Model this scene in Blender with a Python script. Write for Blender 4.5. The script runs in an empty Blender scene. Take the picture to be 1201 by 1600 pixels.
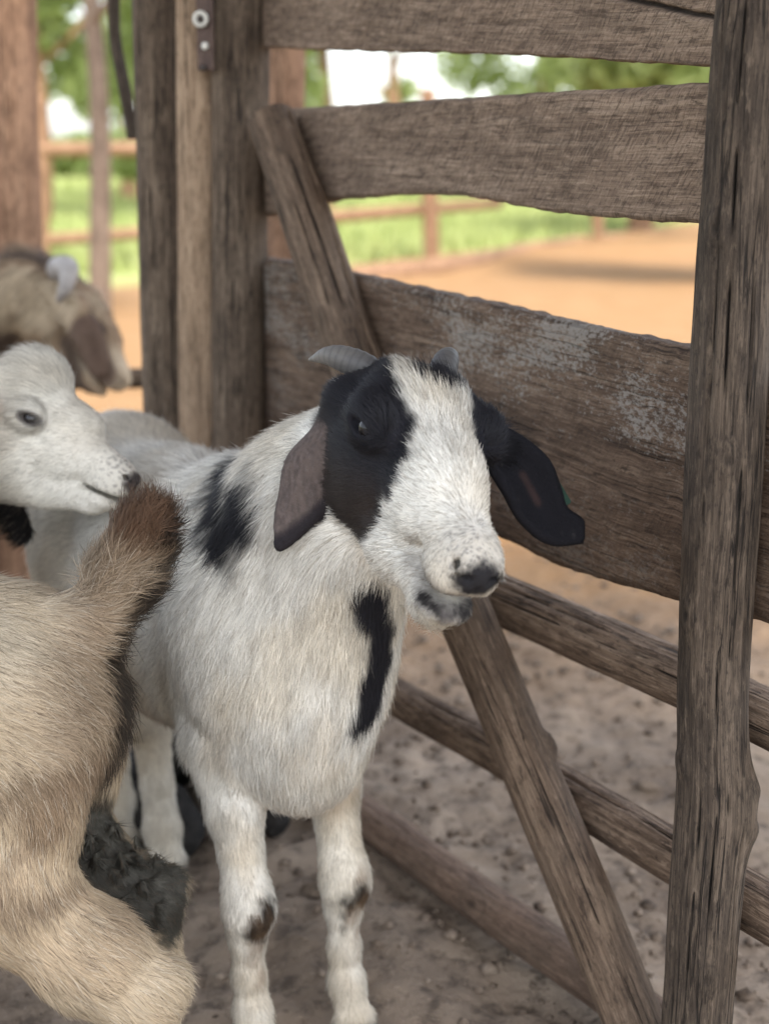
import bpy, math, random
import numpy as np
from mathutils import Vector, Matrix

# ------------------------------------------------------------------ camera, sky, sun, exposure
SC = bpy.context.scene
C = SC.collection
R = math.radians
CAM_H, TILT, FPX = 1.05, math.atan(555.0 / 2300.0), 2300.0
cam_d = bpy.data.cameras.new('camera')
cam = bpy.data.objects.new('camera', cam_d); C.objects.link(cam)
cam.location = (0, 0, CAM_H)
cam.rotation_euler = (math.pi / 2 - TILT, 0, 0)
cam_d.sensor_fit = 'VERTICAL'; cam_d.sensor_height = 36.0
cam_d.lens = FPX / 1600.0 * 36.0
cam_d.clip_start = 0.05; cam_d.clip_end = 2000.0
cam_d.dof.use_dof = True
cam_d.dof.focus_distance = 1.47
cam_d.dof.aperture_fstop = 3.5
SC.camera = cam

SUN_EL, SUN_AZ = R(58), R(160)      # azimuth measured clockwise from +Y (the view direction)
world = bpy.data.worlds.new('World'); SC.world = world; world.use_nodes = True
wn = world.node_tree.nodes; wl = world.node_tree.links
sky = wn.new('ShaderNodeTexSky'); sky.sky_type = 'NISHITA'; sky.sun_disc = False
sky.sun_elevation = SUN_EL; sky.sun_rotation = SUN_AZ
sky.air_density = 1.0; sky.dust_density = 2.0; sky.ozone_density = 1.0
bg = wn['Background']; bg.inputs['Strength'].default_value = 0.14
hs = wn.new('ShaderNodeHueSaturation'); hs.inputs['Saturation'].default_value = 0.42      # thin high cloud: a paler sky
wl.new(sky.outputs['Color'], hs.inputs['Color']); wl.new(hs.outputs['Color'], bg.inputs['Color'])
sun_d = bpy.data.lights.new('sun', 'SUN'); sun_d.energy = 1.3; sun_d.angle = R(12); sun_d.color = (1.0, 0.95, 0.87)
sun = bpy.data.objects.new('sun', sun_d); C.objects.link(sun)
sd = Vector((math.sin(SUN_AZ) * math.cos(SUN_EL), math.cos(SUN_AZ) * math.cos(SUN_EL), math.sin(SUN_EL)))
sun.rotation_euler = sd.to_track_quat('Z', 'Y').to_euler()
sun.location = sd * 20
SC.view_settings.view_transform = 'Standard'; SC.view_settings.look = 'None'
SC.view_settings.gamma = 1.0; SC.view_settings.exposure = 2.03
SC.view_settings.use_curve_mapping = False
SC.render.engine = 'CYCLES'
SC.cycles.use_denoising = True
SC.cycles.max_bounces = 6; SC.cycles.diffuse_bounces = 4; SC.cycles.glossy_bounces = 2
SC.cycles.transparent_max_bounces = 8
SC.cycles_curves.shape = 'RIBBONS'; SC.cycles_curves.subdivisions = 2
rng = np.random.default_rng(7)
random.seed(7)

# ------------------------------------------------------------------ helpers
_c, _s = math.cos(TILT), math.sin(TILT)
def ray(px, py):
    u = (px - 600.5) / FPX; v = (800.0 - py) / FPX
    return np.array([u, _c + v * _s, -_s + v * _c])
def P(px, py, Y):                      # the point seen at a pixel of the photograph, Y metres away
    d = ray(px, py); return np.array([0, 0, CAM_H]) + d * (Y / d[1])
FD = np.array([-0.509, 0.861, 0.0]); FD /= np.linalg.norm(FD)
FN = np.array([-FD[1], FD[0], 0.0])    # towards the goats
Q0 = P(770, 900, 1.80)
def PF(px, py, off=0.0):               # the point of the fence plane (shifted off metres to the goats' side)
    d = ray(px, py); o = np.array([0, 0, CAM_H]); q = Q0 + FN * off
    t = np.dot(q - o, FN) / np.dot(d, FN); return o + d * t

def nrm(v):
    v = np.asarray(v, float); return v / (np.linalg.norm(v, axis=-1, keepdims=True) + 1e-12)

def _hash(ix, iy, iz, seed):
    h = (ix * 374761393 + iy * 668265263 + iz * 2147483647 + seed * 144665) & 0xffffffff
    h = ((h ^ (h >> 13)) * 1274126177) & 0xffffffff
    h = ((h ^ (h >> 15)) * 2246822519) & 0xffffffff
    return ((h ^ (h >> 16)) & 0xffff) / 65535.0
def vnoise(p, seed=0):                 # value noise, 0..1
    p = np.asarray(p, float); i = np.floor(p).astype(np.int64); f = p - i; f = f * f * (3 - 2 * f)
    x, y, z = i[..., 0], i[..., 1], i[..., 2]; fx, fy, fz = f[..., 0], f[..., 1], f[..., 2]
    r = 0
    for dx in (0, 1):
        for dy in (0, 1):
            for dz in (0, 1):
                w = (fx if dx else 1 - fx) * (fy if dy else 1 - fy) * (fz if dz else 1 - fz)
                r = r + w * _hash(x + dx, y + dy, z + dz, seed)
    return r
def fbm(p, seed=0, oct=4, gain=0.5):
    p = np.asarray(p, float); a = 1.0; s = 0; t = 0
    for o in range(oct):
        s = s + a * vnoise(p * 2 ** o, seed + o * 17); t += a; a *= gain
    return s / t
def sstep(a, b, x):
    t = np.clip((x - a) / (b - a), 0, 1); return t * t * (3 - 2 * t)

def mesh_obj(name, verts, faces, mat=None, parent=None, smooth=True, origin=None, attrs=None):
    verts = np.asarray(verts, float)
    if origin is None: origin = np.zeros(3) if parent is None else None
    if parent is not None:
        base = np.array(parent_origin(parent)); 
    else:
        base = np.asarray(origin, float)
    me = bpy.data.meshes.new(name)
    faces_l = faces
    if isinstance(faces, np.ndarray):
        n, k = faces.shape
        me.vertices.add(len(verts)); me.vertices.foreach_set('co', (verts - base).astype(np.float32).ravel())
        me.loops.add(n * k); me.loops.foreach_set('vertex_index', faces.astype(np.int32).ravel())
        me.polygons.add(n)
        me.polygons.foreach_set('loop_start', (np.arange(n) * k).astype(np.int32))
        me.update(calc_edges=True)
    else:
        me.from_pydata([tuple(v) for v in (verts - base)], [], [tuple(f) for f in faces])
    me.validate()
    if smooth: me.shade_smooth()
    if attrs:
        for an, (typ, arr) in attrs.items():
            a = me.attributes.new(an, typ, 'POINT')
            a.data.foreach_set('color' if typ == 'FLOAT_COLOR' else ('vector' if typ == 'FLOAT_VECTOR' else 'value'), np.asarray(arr, np.float32).ravel())
    if mat: me.materials.append(mat)
    o = bpy.data.objects.new(name, me); C.objects.link(o)
    if parent is not None: o.parent = parent
    else: o.location = tuple(base)
    return o
def parent_origin(o):
    loc = np.array(o.location)
    return loc + parent_origin(o.parent) if o.parent is not None else loc
def tag(o, label=None, cat=None, group=None, kind=None):
    if label: o['label'] = label
    if cat: o['category'] = cat
    if group: o['group'] = group
    if kind: o['kind'] = kind
    return o
def empty(name, loc, label=None, cat=None, group=None):
    o = bpy.data.objects.new(name, None); C.objects.link(o); o.location = tuple(loc); o.empty_display_size = 0.05
    return tag(o, label, cat, group)

# ------------------------------------------------------------------ materials
class NT:
    def __init__(self, name):
        self.m = bpy.data.materials.new(name); self.m.use_nodes = True
        self.t = self.m.node_tree; self.n = self.t.nodes; self.l = self.t.links
        self.bsdf = self.n['Principled BSDF']
        self.bsdf.inputs['Specular IOR Level'].default_value = 0.3
    def node(self, typ, **kw):
        nd = self.n.new(typ)
        for k, v in kw.items(): setattr(nd, k, v)
        return nd
    def link(self, a, b): self.l.new(a, b)
    def attr(self, name): 
        a = self.node('ShaderNodeAttribute'); a.attribute_name = name; return a
    def mapping(self, src, scale=(1, 1, 1), rot=(0, 0, 0), loc=(0, 0, 0)):
        m = self.node('ShaderNodeMapping'); m.inputs['Scale'].default_value = scale; m.inputs['Rotation'].default_value = rot
        m.inputs['Location'].default_value = loc
        self.link(src, m.inputs['Vector']); return m.outputs[0]
    def noise(self, src, scale, detail=4, rough=0.55, dist=0.0):
        n = self.node('ShaderNodeTexNoise'); n.inputs['Scale'].default_value = scale; n.inputs['Detail'].default_value = detail
        n.inputs['Roughness'].default_value = rough; n.inputs['Distortion'].default_value = dist
        self.link(src, n.inputs['Vector']); return n.outputs['Fac']
    def ramp(self, src, stops):
        r = self.node('ShaderNodeValToRGB'); e = r.color_ramp.elements
        while len(e) < len(stops): e.new(0.5)
        for el, (p, c) in zip(e, stops):
            el.position = p; el.color = (c, c, c, 1) if isinstance(c, (int, float)) else (*c, 1)
        self.link(src, r.inputs[0]); return r.outputs[0]
    def mix(self, fac, a, b, mode='MIX'):
        m = self.node('ShaderNodeMix', data_type='RGBA', blend_type=mode)
        for s, v in ((m.inputs[0], fac), (m.inputs[6], a), (m.inputs[7], b)):
            if isinstance(v, bpy.types.NodeSocket): self.link(v, s)
            elif isinstance(v, (int, float)): s.default_value = v if s.type == 'VALUE' else (v, v, v, 1)
            else: s.default_value = (*v, 1)
        return m.outputs[2]
    def math(self, op, a, b=0.0):
        m = self.node('ShaderNodeMath', operation=op)
        for s, v in ((m.inputs[0], a), (m.inputs[1], b)):
            if isinstance(v, bpy.types.NodeSocket): self.link(v, s)
            else: s.default_value = v
        return m.outputs[0]
    def bump(self, h, strength=0.5, dist=0.004, prev=None):
        b = self.node('ShaderNodeBump'); b.inputs['Strength'].default_value = strength; b.inputs['Distance'].default_value = dist
        self.link(h, b.inputs['Height'])
        if prev: self.link(prev, b.inputs['Normal'])
        return b.outputs[0]
    def col(self, v):
        if isinstance(v, bpy.types.NodeSocket): self.link(v, self.bsdf.inputs['Base Color'])
        else: self.bsdf.inputs['Base Color'].default_value = (*v, 1)
    def rough(self, v):
        if isinstance(v, bpy.types.NodeSocket): self.link(v, self.bsdf.inputs['Roughness'])
        else: self.bsdf.inputs['Roughness'].default_value = v
    def normal(self, v): self.link(v, self.bsdf.inputs['Normal'])

def wood_mat(name, dark, mid, light, seed=0.0, saw=0.0, flecks=0.0, checks=1.0, mud=0.0, grey=0.0):
    """grain runs along z of the attribute 'grain' (metres); x, y run round or across the piece"""
    warm = lambda c: (c[0] * 1.05, c[1] * 0.985, c[2] * 0.90)
    dark, mid, light = warm(dark), warm(mid), warm(light)
    t = NT(name); g = t.attr('grain').outputs['Vector']; sh = (seed * 3.1, seed, seed * 1.7)
    wob = t.node('ShaderNodeTexNoise'); wob.inputs['Scale'].default_value = 9.0; wob.inputs['Detail'].default_value = 3.0
    t.link(t.mapping(g, (1, 1, .35), loc=sh), wob.inputs['Vector'])
    gw = t.node('ShaderNodeVectorMath', operation='MULTIPLY_ADD'); t.link(wob.outputs['Color'], gw.inputs[0]); gw.inputs[1].default_value = (.016, .016, .0); t.link(g, gw.inputs[2]); gw = gw.outputs[0]
    fiber = t.noise(t.mapping(gw, (620, 620, 13), loc=sh), 1.0, 3, 0.6)
    streak = t.noise(t.mapping(gw, (95, 95, 3.0), loc=sh), 1.0, 6, 0.68)
    wide = t.noise(t.mapping(gw, (26, 26, 1.3), loc=sh), 1.0, 4, 0.6)
    blotch = t.noise(t.mapping(g, (13, 13, 7), loc=sh), 1.0, 6, 0.66)
    pit = t.noise(t.mapping(g, (210, 210, 75), loc=sh), 1.0, 4, 0.7)
    c = t.ramp(t.math('ADD', t.math('MULTIPLY', streak, 0.65), t.math('MULTIPLY', wide, 0.35)), [(0.33, dark), (0.50, mid), (0.66, light)])
    c = t.mix(t.ramp(fiber, [(0.32, 0.62), (0.50, 0.0)]), c, tuple(x * 0.5 for x in dark))
    c = t.mix(t.ramp(fiber, [(0.54, 0.0), (0.72, 0.55)]), c, tuple(min(1, x * 1.25) for x in light))
    c = t.mix(t.ramp(blotch, [(0.50, 0.0), (0.66, 0.72)]), c, tuple(0.5 * (a + b) * .62 for a, b in zip(dark, mid)))
    c = t.mix(t.ramp(blotch, [(0.30, 0.45), (0.44, 0.0)]), c, tuple(x * 1.08 for x in light))
    c = t.mix(t.ramp(pit, [(0.32, 0.7), (0.42, 0.0)]), c, tuple(x * 0.4 for x in dark))
    flake = t.noise(t.mapping(g, (150, 150, 34), loc=(seed, 7, sh[0])), 1.0, 5, 0.72)
    c = t.mix(t.ramp(flake, [(0.36, 0.75), (0.46, 0.0)]), c, tuple(x * 0.55 for x in dark)); c = t.mix(t.ramp(flake, [(0.55, 0.0), (0.68, 0.6)]), c, tuple(min(1, x * 1.18) for x in light))
    # drying checks: thin dark lines where a stretched noise passes its middle
    ch = t.noise(t.mapping(gw, (48, 48, 1.5), loc=(seed, sh[0], 3)), 1.0, 3, 0.5, 0.3)
    line = t.ramp(t.math('ABSOLUTE', t.math('SUBTRACT', ch, 0.5)), [(0.004, 1.0), (0.014, 0.0)])
    line = t.math('MULTIPLY', line, t.math('MULTIPLY', t.ramp(t.noise(t.mapping(g, (20, 20, 5), loc=(9, seed, 1)), 1.0, 3, 0.6), [(0.46, 0.0), (0.56, 1.0)]), checks))
    c = t.mix(t.math('MULTIPLY', line, 0.85), c, tuple(x * 0.22 for x in dark))
    height = t.math('ADD', t.math('MULTIPLY', streak, 0.9), t.math('ADD', t.math('MULTIPLY', fiber, 0.35), t.math('MULTIPLY', pit, 0.35)))
    height = t.math('ADD', t.math('SUBTRACT', height, t.math('MULTIPLY', line, 0.8)), t.math('MULTIPLY', flake, 0.5))
    nb = t.bump(height, 0.85, 0.0045)
    if saw > 0:
        lowv = t.node('ShaderNodeTexNoise'); lowv.inputs['Scale'].default_value = 4.5; lowv.inputs['Detail'].default_value = 2.0; t.link(g, lowv.inputs['Vector'])
        gr = t.node('ShaderNodeVectorMath', operation='MULTIPLY_ADD'); t.link(lowv.outputs['Color'], gr.inputs[0]); gr.inputs[1].default_value = (.0, .035, .035); t.link(g, gr.inputs[2])
        sm = t.noise(t.mapping(t.mapping(gr.outputs[0], rot=(R(38), 0, 0)), (300, 55, 430), loc=sh), 1.0, 4, 0.65)
        sm2 = t.noise(t.mapping(t.mapping(gr.outputs[0], rot=(R(38), 0, 0)), (120, 16, 130), loc=sh), 1.0, 4, 0.7)
        c = t.mix(t.math('MULTIPLY', t.ramp(sm, [(0.34, 0.85), (0.48, 0.0)]), saw), c, tuple(x * 0.55 for x in dark))
        c = t.mix(t.math('MULTIPLY', t.ramp(sm, [(0.55, 0.0), (0.70, 0.6)]), saw), c, tuple(min(1, x * 1.2) for x in light))
        c = t.mix(t.math('MULTIPLY', t.ramp(sm2, [(0.34, 0.75), (0.43, 0.0)]), saw), c, tuple(x * 0.6 for x in dark))
        nb = t.bump(t.math('ADD', t.math('MULTIPLY', sm, 0.9), t.math('MULTIPLY', sm2, 0.6)), 0.8 * saw, 0.004, nb)
    if flecks > 0:
        f1 = t.noise(t.mapping(g, (150, 190, 120), loc=(seed, 4, 0)), 1.0, 5, 0.78)
        f2 = t.noise(t.mapping(g, (9, 9, 5), loc=(seed, 9, 0)), 1.0, 4, 0.62)
        ed = t.attr('edge').outputs['Fac']
        mask = t.ramp(t.math('ADD', f1, t.math('MULTIPLY', t.math('SUBTRACT', f2, 0.5), 0.9)), [(0.53, 0.0), (0.64, 1.0)])
        mask = t.math('MULTIPLY', mask, t.ramp(ed, [(0.0, 0.25), (0.35, 0.45), (0.62, 1.0), (0.96, 0.8)]))
        c = t.mix(t.math('MULTIPLY', mask, flecks), c, (0.31, 0.29, 0.26))
    if mud > 0:
        mm = t.ramp(t.noise(t.mapping(g, (14, 14, 10), loc=(2, seed, 0)), 1.0, 5, 0.65), [(0.46, 0.0), (0.66, 1.0)])
        c = t.mix(t.math('MULTIPLY', mm, mud), c, (0.10, 0.075, 0.055))
    ck = t.attr('crack').outputs['Fac']
    c = t.mix(t.ramp(ck, [(0.2, 0.0), (0.7, 0.9)]), c, tuple(x * 0.2 for x in dark))
    t.col(c); t.rough(0.85); t.normal(nb)
    return t.m

M = {}
M['board_saw'] = wood_mat('sawn board', (0.118, 0.087, 0.068), (0.215, 0.164, 0.130), (0.335, 0.272, 0.222), 1.3, saw=0.9, checks=0.25)
M['board_fleck'] = wood_mat('flecked board', (0.060, 0.040, 0.029), (0.118, 0.082, 0.060), (0.195, 0.147, 0.113), 2.9, saw=0.35, flecks=0.75, checks=0.8)
M['post_dark'] = wood_mat('dark post', (0.030, 0.024, 0.020), (0.068, 0.054, 0.043), (0.14, 0.115, 0.093), 4.2)
M['post_grey'] = wood_mat('grey brown post', (0.048, 0.036, 0.028), (0.105, 0.081, 0.062), (0.20, 0.162, 0.127), 5.1)
M['post_pale'] = wood_mat('pale split timber', (0.20, 0.142, 0.097), (0.32, 0.24, 0.173), (0.41, 0.325, 0.245), 6.4, checks=0.6)
M['brace'] = wood_mat('brace pole', (0.064, 0.045, 0.033), (0.128, 0.093, 0.069), (0.22, 0.171, 0.131), 7.7, mud=0.3)
M['rail'] = wood_mat('round rail', (0.072, 0.049, 0.036), (0.158, 0.115, 0.086), (0.30, 0.237, 0.187), 8.3)
M['rail_smooth'] = wood_mat('smooth red brown pole', (0.10, 0.068, 0.051), (0.16, 0.112, 0.086), (0.22, 0.162, 0.128), 9.9, mud=0.4, checks=0.2)
M['trunk_red'] = wood_mat('pinkish brown post', (0.125, 0.072, 0.048), (0.25, 0.155, 0.105), (0.37, 0.25, 0.18), 3.3)
M['far_wood'] = wood_mat('far orange brown wood', (0.16, 0.09, 0.055), (0.27, 0.165, 0.105), (0.38, 0.25, 0.165), 2.2, checks=0)
M['trunk_grey'] = wood_mat('grey brown bark', (0.10, 0.075, 0.06), (0.17, 0.13, 0.105), (0.25, 0.20, 0.165), 1.1, checks=0)
def flat_mat(name, c, rough=0.6, metal=0.0, spec=0.3):
    t = NT(name); t.col(c); t.rough(rough); t.bsdf.inputs['Metallic'].default_value = metal
    t.bsdf.inputs['Specular IOR Level'].default_value = spec; return t.m
t = NT('rusty strap'); oc = t.node('ShaderNodeTexCoord').outputs['Object']
nn = t.noise(oc, 60, 5, 0.7); t.col(t.ramp(nn, [(0.3, (0.055, 0.04, 0.036)), (0.55, (0.11, 0.075, 0.062)), (0.8, (0.20, 0.15, 0.125))])); t.rough(0.6)
t.bsdf.inputs['Metallic'].default_value = 0.45; t.normal(t.bump(nn, 0.4, 0.002)); M['strap'] = t.m
t = NT('pale washer'); nn = t.noise(t.node('ShaderNodeTexCoord').outputs['Object'], 90, 4, 0.6)
t.col(t.ramp(nn, [(0.3, (0.40, 0.39, 0.34)), (0.7, (0.68, 0.67, 0.61))])); t.rough(0.45); M['washer'] = t.m
M['bolt'] = flat_mat('dark bolt', (0.06, 0.05, 0.045), 0.45, 0.6)

# ------------------------------------------------------------------ timber builders
def frame_along(pts):
    pts = np.asarray(pts, float); T = np.gradient(pts, axis=0); T = nrm(T)
    ref = np.array([0.0, -1.0, 0.15]) if abs(T[0][1]) < 0.85 else np.array([0, 0, 1.0])
    U = nrm(ref - (T @ ref)[:, None] * T); V = np.cross(T, U)
    return T, U, V
def spline(ctrl, n):
    ctrl = np.asarray(ctrl, float); m = len(ctrl); d = np.r_[0, np.cumsum(np.linalg.norm(np.diff(ctrl[:, :3], axis=0), axis=1))]
    s = np.linspace(0, d[-1], n); out = np.zeros((n, ctrl.shape[1]))
    for k in range(ctrl.shape[1]):
        y = ctrl[:, k]
        if m == 2: out[:, k] = np.interp(s, d, y); continue
        sl = np.gradient(y, d); idx = np.clip(np.searchsorted(d, s, 'right') - 1, 0, m - 2)
        h = d[idx + 1] - d[idx]; tt = (s - d[idx]) / h
        h00 = 2 * tt ** 3 - 3 * tt ** 2 + 1; h10 = tt ** 3 - 2 * tt ** 2 + tt; h01 = -2 * tt ** 3 + 3 * tt ** 2; h11 = tt ** 3 - tt ** 2
        out[:, k] = h00 * y[idx] + h10 * h * sl[idx] + h01 * y[idx + 1] + h11 * h * sl[idx + 1]
    return out
def log(name, ctrl, mat, parent=None, seed=0, rough=0.06, cracks=(), knots=(), na=None, nc=88, squash=None, wander=0.0):
    """ctrl: rows of x, y, z, radius. cracks: (angle, s0, s1, depth, half width). knots: (s, angle, size, height)"""
    ctrl = np.asarray(ctrl, float)
    L = np.linalg.norm(np.diff(ctrl[:, :3], axis=0), axis=1).sum()
    na = na or int(max(24, min(320, L / 0.006)))
    cv = spline(ctrl, na); ctr = cv[:, :3]; rad = cv[:, 3]
    T, U, V = frame_along(ctr)
    s = np.linspace(0, L, na)
    th = np.linspace(0, 2 * np.pi, nc, endpoint=False)
    S, TH = np.meshgrid(s, th, indexing='ij')
    ct, st = np.cos(TH), np.sin(TH)
    r0 = rad[:, None]
    q = np.stack([ct * 1.3 + seed, st * 1.3, S * 5.0], -1)
    r = r0 * (1 + rough * 2.2 * (fbm(q, seed, 3) - 0.5))
    q2 = np.stack([ct * 7.0, st * 7.0 + seed, S * 3.2], -1)
    r += r0 * rough * 1.3 * (fbm(q2, seed + 5, 3) - 0.5)
    q3 = np.stack([ct * 16.0, st * 16.0 + seed, S * 9.0], -1)
    r += r0 * rough * 0.6 * (fbm(q3, seed + 8, 2) - 0.5)
    ck = np.zeros_like(r)
    for i, (a, s0, s1, dep, hw) in enumerate(cracks):
        aa = a + 0.16 * (fbm(np.stack([s * 7 + i * 9, s * 0, s * 0 + seed], -1), seed + i, 3) - 0.5)
        dth = (TH - aa[:, None] + np.pi) % (2 * np.pi) - np.pi
        env = (sstep(s0 * L - 0.001, s0 * L + 0.03, s) * (1 - sstep(s1 * L - 0.03, s1 * L + 0.001, s)))[:, None]
        wv = 0.35 + 0.65 * sstep(.38, .62, fbm(np.stack([s * 16 + i * 5, s * 0 + seed, s * 0], -1), seed + 60 + i, 3)); hw_ = (hw * 0.62 * wv)[:, None]
        g = np.exp(-(dth / hw_) ** 2) * env * wv[:, None]
        r -= dep * g; ck = np.maximum(ck, g)
    for (ks, ka, size, hgt) in knots:
        dth = (TH - ka + np.pi) % (2 * np.pi) - np.pi
        d = np.sqrt(((S - ks * L) / (size * 1.5)) ** 2 + (dth * r0 / size) ** 2)
        r += hgt * (np.exp(-d ** 2) - 0.75 * np.exp(-(d / 0.4) ** 2))
        ck = np.maximum(ck, 0.62 * np.exp(-(d / 0.42) ** 2) + 0.35 * np.exp(-((d - 0.95) / 0.18) ** 2))
    du, dv = (squash or (1, 1))
    pos = ctr[:, None, :] + (r * ct * du)[..., None] * U[:, None, :] + (r * st * dv)[..., None] * V[:, None, :]
    verts = pos.reshape(-1, 3)
    idx = np.arange(na * nc).reshape(na, nc)
    a = idx[:-1]; b = idx[1:]
    quads = np.stack([a, np.roll(a, -1, 1), np.roll(b, -1, 1), b], -1).reshape(-1, 4)
    grain = np.stack([ct * r, st * r, S], -1).reshape(-1, 3) + np.array([seed * 0.37, 0, seed * 0.9])
    faces = [tuple(int(x) for x in f) for f in quads]
    # end caps: an inner ring and a centre
    extra, eg, ec = [], [], []
    n0 = len(verts)
    for end, sgn in ((0, -1), (na - 1, 1)):
        cpt = ctr[end] + T[end] * sgn * 0.002
        ring = [int(x) for x in idx[end]]
        inner0 = n0 + len(extra)
        for k in ring:
            extra.append(cpt + (verts[k] - ctr[end]) * 0.55 + T[end] * sgn * 0.001); eg.append(grain[k] * 0.5); ec.append(0.1)
        ci = n0 + len(extra); extra.append(cpt); eg.append(np.array([0, 0, s[end]])); ec.append(0.5)
        for k in range(nc):
            k2 = (k + 1) % nc
            f1 = (ring[k], ring[k2], inner0 + k2, inner0 + k); f2 = (inner0 + k, inner0 + k2, ci)
            faces.append(f1 if sgn > 0 else f1[::-1]); faces.append(f2 if sgn > 0 else f2[::-1])
    verts = np.vstack([verts, extra]); grain = np.vstack([grain, eg]); ck = np.r_[ck.ravel(), ec]
    return mesh_obj(name, verts, faces, mat, parent, True, attrs={'grain': ('FLOAT_VECTOR', grain), 'crack': ('FLOAT', ck)})

def board(name, top, bot, thick, mat, parent, seed=0, nu=170, nv=26, split=None, off=0.0, rough=0.004):
    """front face between two edge polylines given on the fence plane, extruded away from the goats"""
    tp = spline(top, nu); bt = spline(bot, nu)
    u = np.linspace(0, 1, nu); L = np.linalg.norm(tp[-1] - tp[0])
    ragg = lambda sd, amp: amp * (fbm(np.stack([u * L * 60, u * 0 + sd, u * 0], -1), sd, 4) - 0.5)[:, None] * np.array([0, 0, 1.0])
    tp = tp + ragg(seed, 0.0022); bt = bt + ragg(seed + 3, 0.0042)
    rows, grs, cks, eds = [], [], [], []
    v = np.linspace(0, 1, nv); bev = np.array([0.006] + [0] * (nv - 2) + [0.006])
    H = np.linalg.norm(tp - bt, axis=1)
    for j in range(nv):
        p = tp * (1 - v[j]) + bt * v[j]
        co = np.stack([u * L * 6, np.full(nu, v[j]) * 1.5 + seed, np.zeros(nu)], -1)
        dis = 0.010 * (fbm(co, seed, 3) - 0.5) + rough * (fbm(np.stack([u * L * 60, v[j] * H * 60 + seed, np.zeros(nu)], -1), seed + 9, 3) - 0.5)
        ck = np.zeros(nu)
        if split:
            for (v0, v1, u0, u1, dep, wid) in split:
                vc = v0 + (v1 - v0) * (u - u0) / (u1 - u0) + 0.02 * (fbm(np.stack([u * 14, u * 0, u * 0 + seed], -1), seed + 4, 3) - 0.5)
                g = np.exp(-((v[j] - vc) * H / wid) ** 2) * ((u > u0) & (u < u1)); dis = dis - dep * g; ck = np.maximum(ck, g)
        p = p + FN * (dis + off - bev[j])[:, None]
        rows.append(p); grs.append(np.stack([np.zeros(nu), v[j] * H, u * L], -1) + np.array([seed * .7, seed * 0.31, seed * 1.3])); cks.append(ck); eds.append(np.full(nu, 1 - v[j]))
    # underside, back, top side
    for (vv, dpt) in ((1.0, 0.012), (1.0, thick - 0.004), (0.985, thick), (0.015, thick), (0.0, thick - 0.004), (0.0, 0.012)):
        p = tp * (1 - vv) + bt * vv
        jit = 0.005 * (fbm(np.stack([u * L * 50, u * 0 + dpt * 300, u * 0 + vv * 9], -1), seed + 21, 3) - 0.5)
        p = p + FN * (off - dpt) + np.array([0, 0, 1.0]) * jit[:, None]
        rows.append(p); grs.append(np.stack([np.full(nu, dpt), vv * H, u * L], -1) + np.array([seed * .7, seed * 0.31, seed * 1.3])); cks.append(np.full(nu, 0.0)); eds.append(np.full(nu, 1 - vv))
    m = len(rows); verts = np.stack(rows, 1).reshape(-1, 3)       # nu x m
    idx = np.arange(nu * m).reshape(nu, m); a = idx[:-1]; b = idx[1:]
    quads = np.stack([a, np.roll(a, -1, 1), np.roll(b, -1, 1), b], -1).reshape(-1, 4)
    faces = [tuple(int(x) for x in f) for f in quads]
    faces.append(tuple(int(x) for x in idx[0])); faces.append(tuple(int(x) for x in idx[-1][::-1]))
    return mesh_obj(name, verts, faces, mat, parent, True, attrs={
        'grain': ('FLOAT_VECTOR', np.stack(grs, 1).reshape(-1, 3)), 'crack': ('FLOAT', np.stack(cks, 1).ravel()), 'edge': ('FLOAT', np.stack(eds, 1).ravel())})
def rowp(px, py, Y, r): return [*P(px, py, Y), r]
def rowf(px, py, off, r): return [*PF(px, py, off), r]

# ------------------------------------------------------------------ the ground
def axis(lo, hi, fine_lo, fine_hi, step, grow=1.09):
    a = list(np.arange(fine_lo, fine_hi, step)); s = step; x = fine_lo; left = []
    while x > lo: s *= grow; x -= s; left.append(x)
    s = step; x = a[-1]; right = []
    while x < hi: s *= grow; x += s; right.append(x)
    return np.array(left[::-1] + a + right)
def ground_h(x, y):
    p = np.stack([x, y, np.zeros_like(x)], -1)
    near = 1 - sstep(4.0, 9.0, y)
    h = 0.05 * (fbm(p * 0.9, 31, 3) - 0.5) * near + 0.05 * (fbm(p * 6, 32, 3) - 0.5) * near
    h += near * (0.022 * (fbm(p * 26, 33, 3) - 0.5) + 0.012 * (fbm(p * 80, 34, 2) - 0.5))
    # low bank of earth along the foot of the far rail fence, and the meadow rising behind it
    h += 0.12 * np.exp(-((y - (13.6 + 1.5 * x)) / 1.0) ** 2) + 0.02 * np.clip(y - 16, 0, 60)
    h += 0.035 * np.exp(-((x - 0.55) / 0.25) ** 2 - ((y - 3.0) / 0.3) ** 2)
    return h
gx = axis(-70, 70, -1.3, 1.5, 0.014); gy = axis(-4, 130, 1.0, 3.6, 0.014)
GX, GY = np.meshgrid(gx, gy, indexing='ij')
GZ = ground_h(GX, GY)
gi = np.arange(GX.size).reshape(GX.shape)
gq = np.stack([gi[:-1, :-1], gi[1:, :-1], gi[1:, 1:], gi[:-1, 1:]], -1).reshape(-1, 4)
t = NT('earth'); oc = t.node('ShaderNodeTexCoord').outputs['Object']
sep = t.node('ShaderNodeSeparateXYZ'); t.link(oc, sep.inputs[0])
n1 = t.noise(oc, 3.2, 6, 0.62); n2 = t.noise(oc, 26, 6, 0.68); n3 = t.noise(oc, 0.35, 3, 0.5); n4 = t.noise(oc, 110, 4, 0.7)
dirt = t.ramp(n1, [(0.3, (0.155, 0.115, 0.083)), (0.52, (0.255, 0.198, 0.147)), (0.72, (0.35, 0.278, 0.21))])
dirt = t.mix(t.ramp(n2, [(0.36, 0.8), (0.50, 0.0)]), dirt, (0.075, 0.056, 0.042))
dirt = t.mix(t.ramp(n4, [(0.60, 0.0), (0.74, 0.55)]), dirt, (0.34, 0.28, 0.22))
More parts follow.
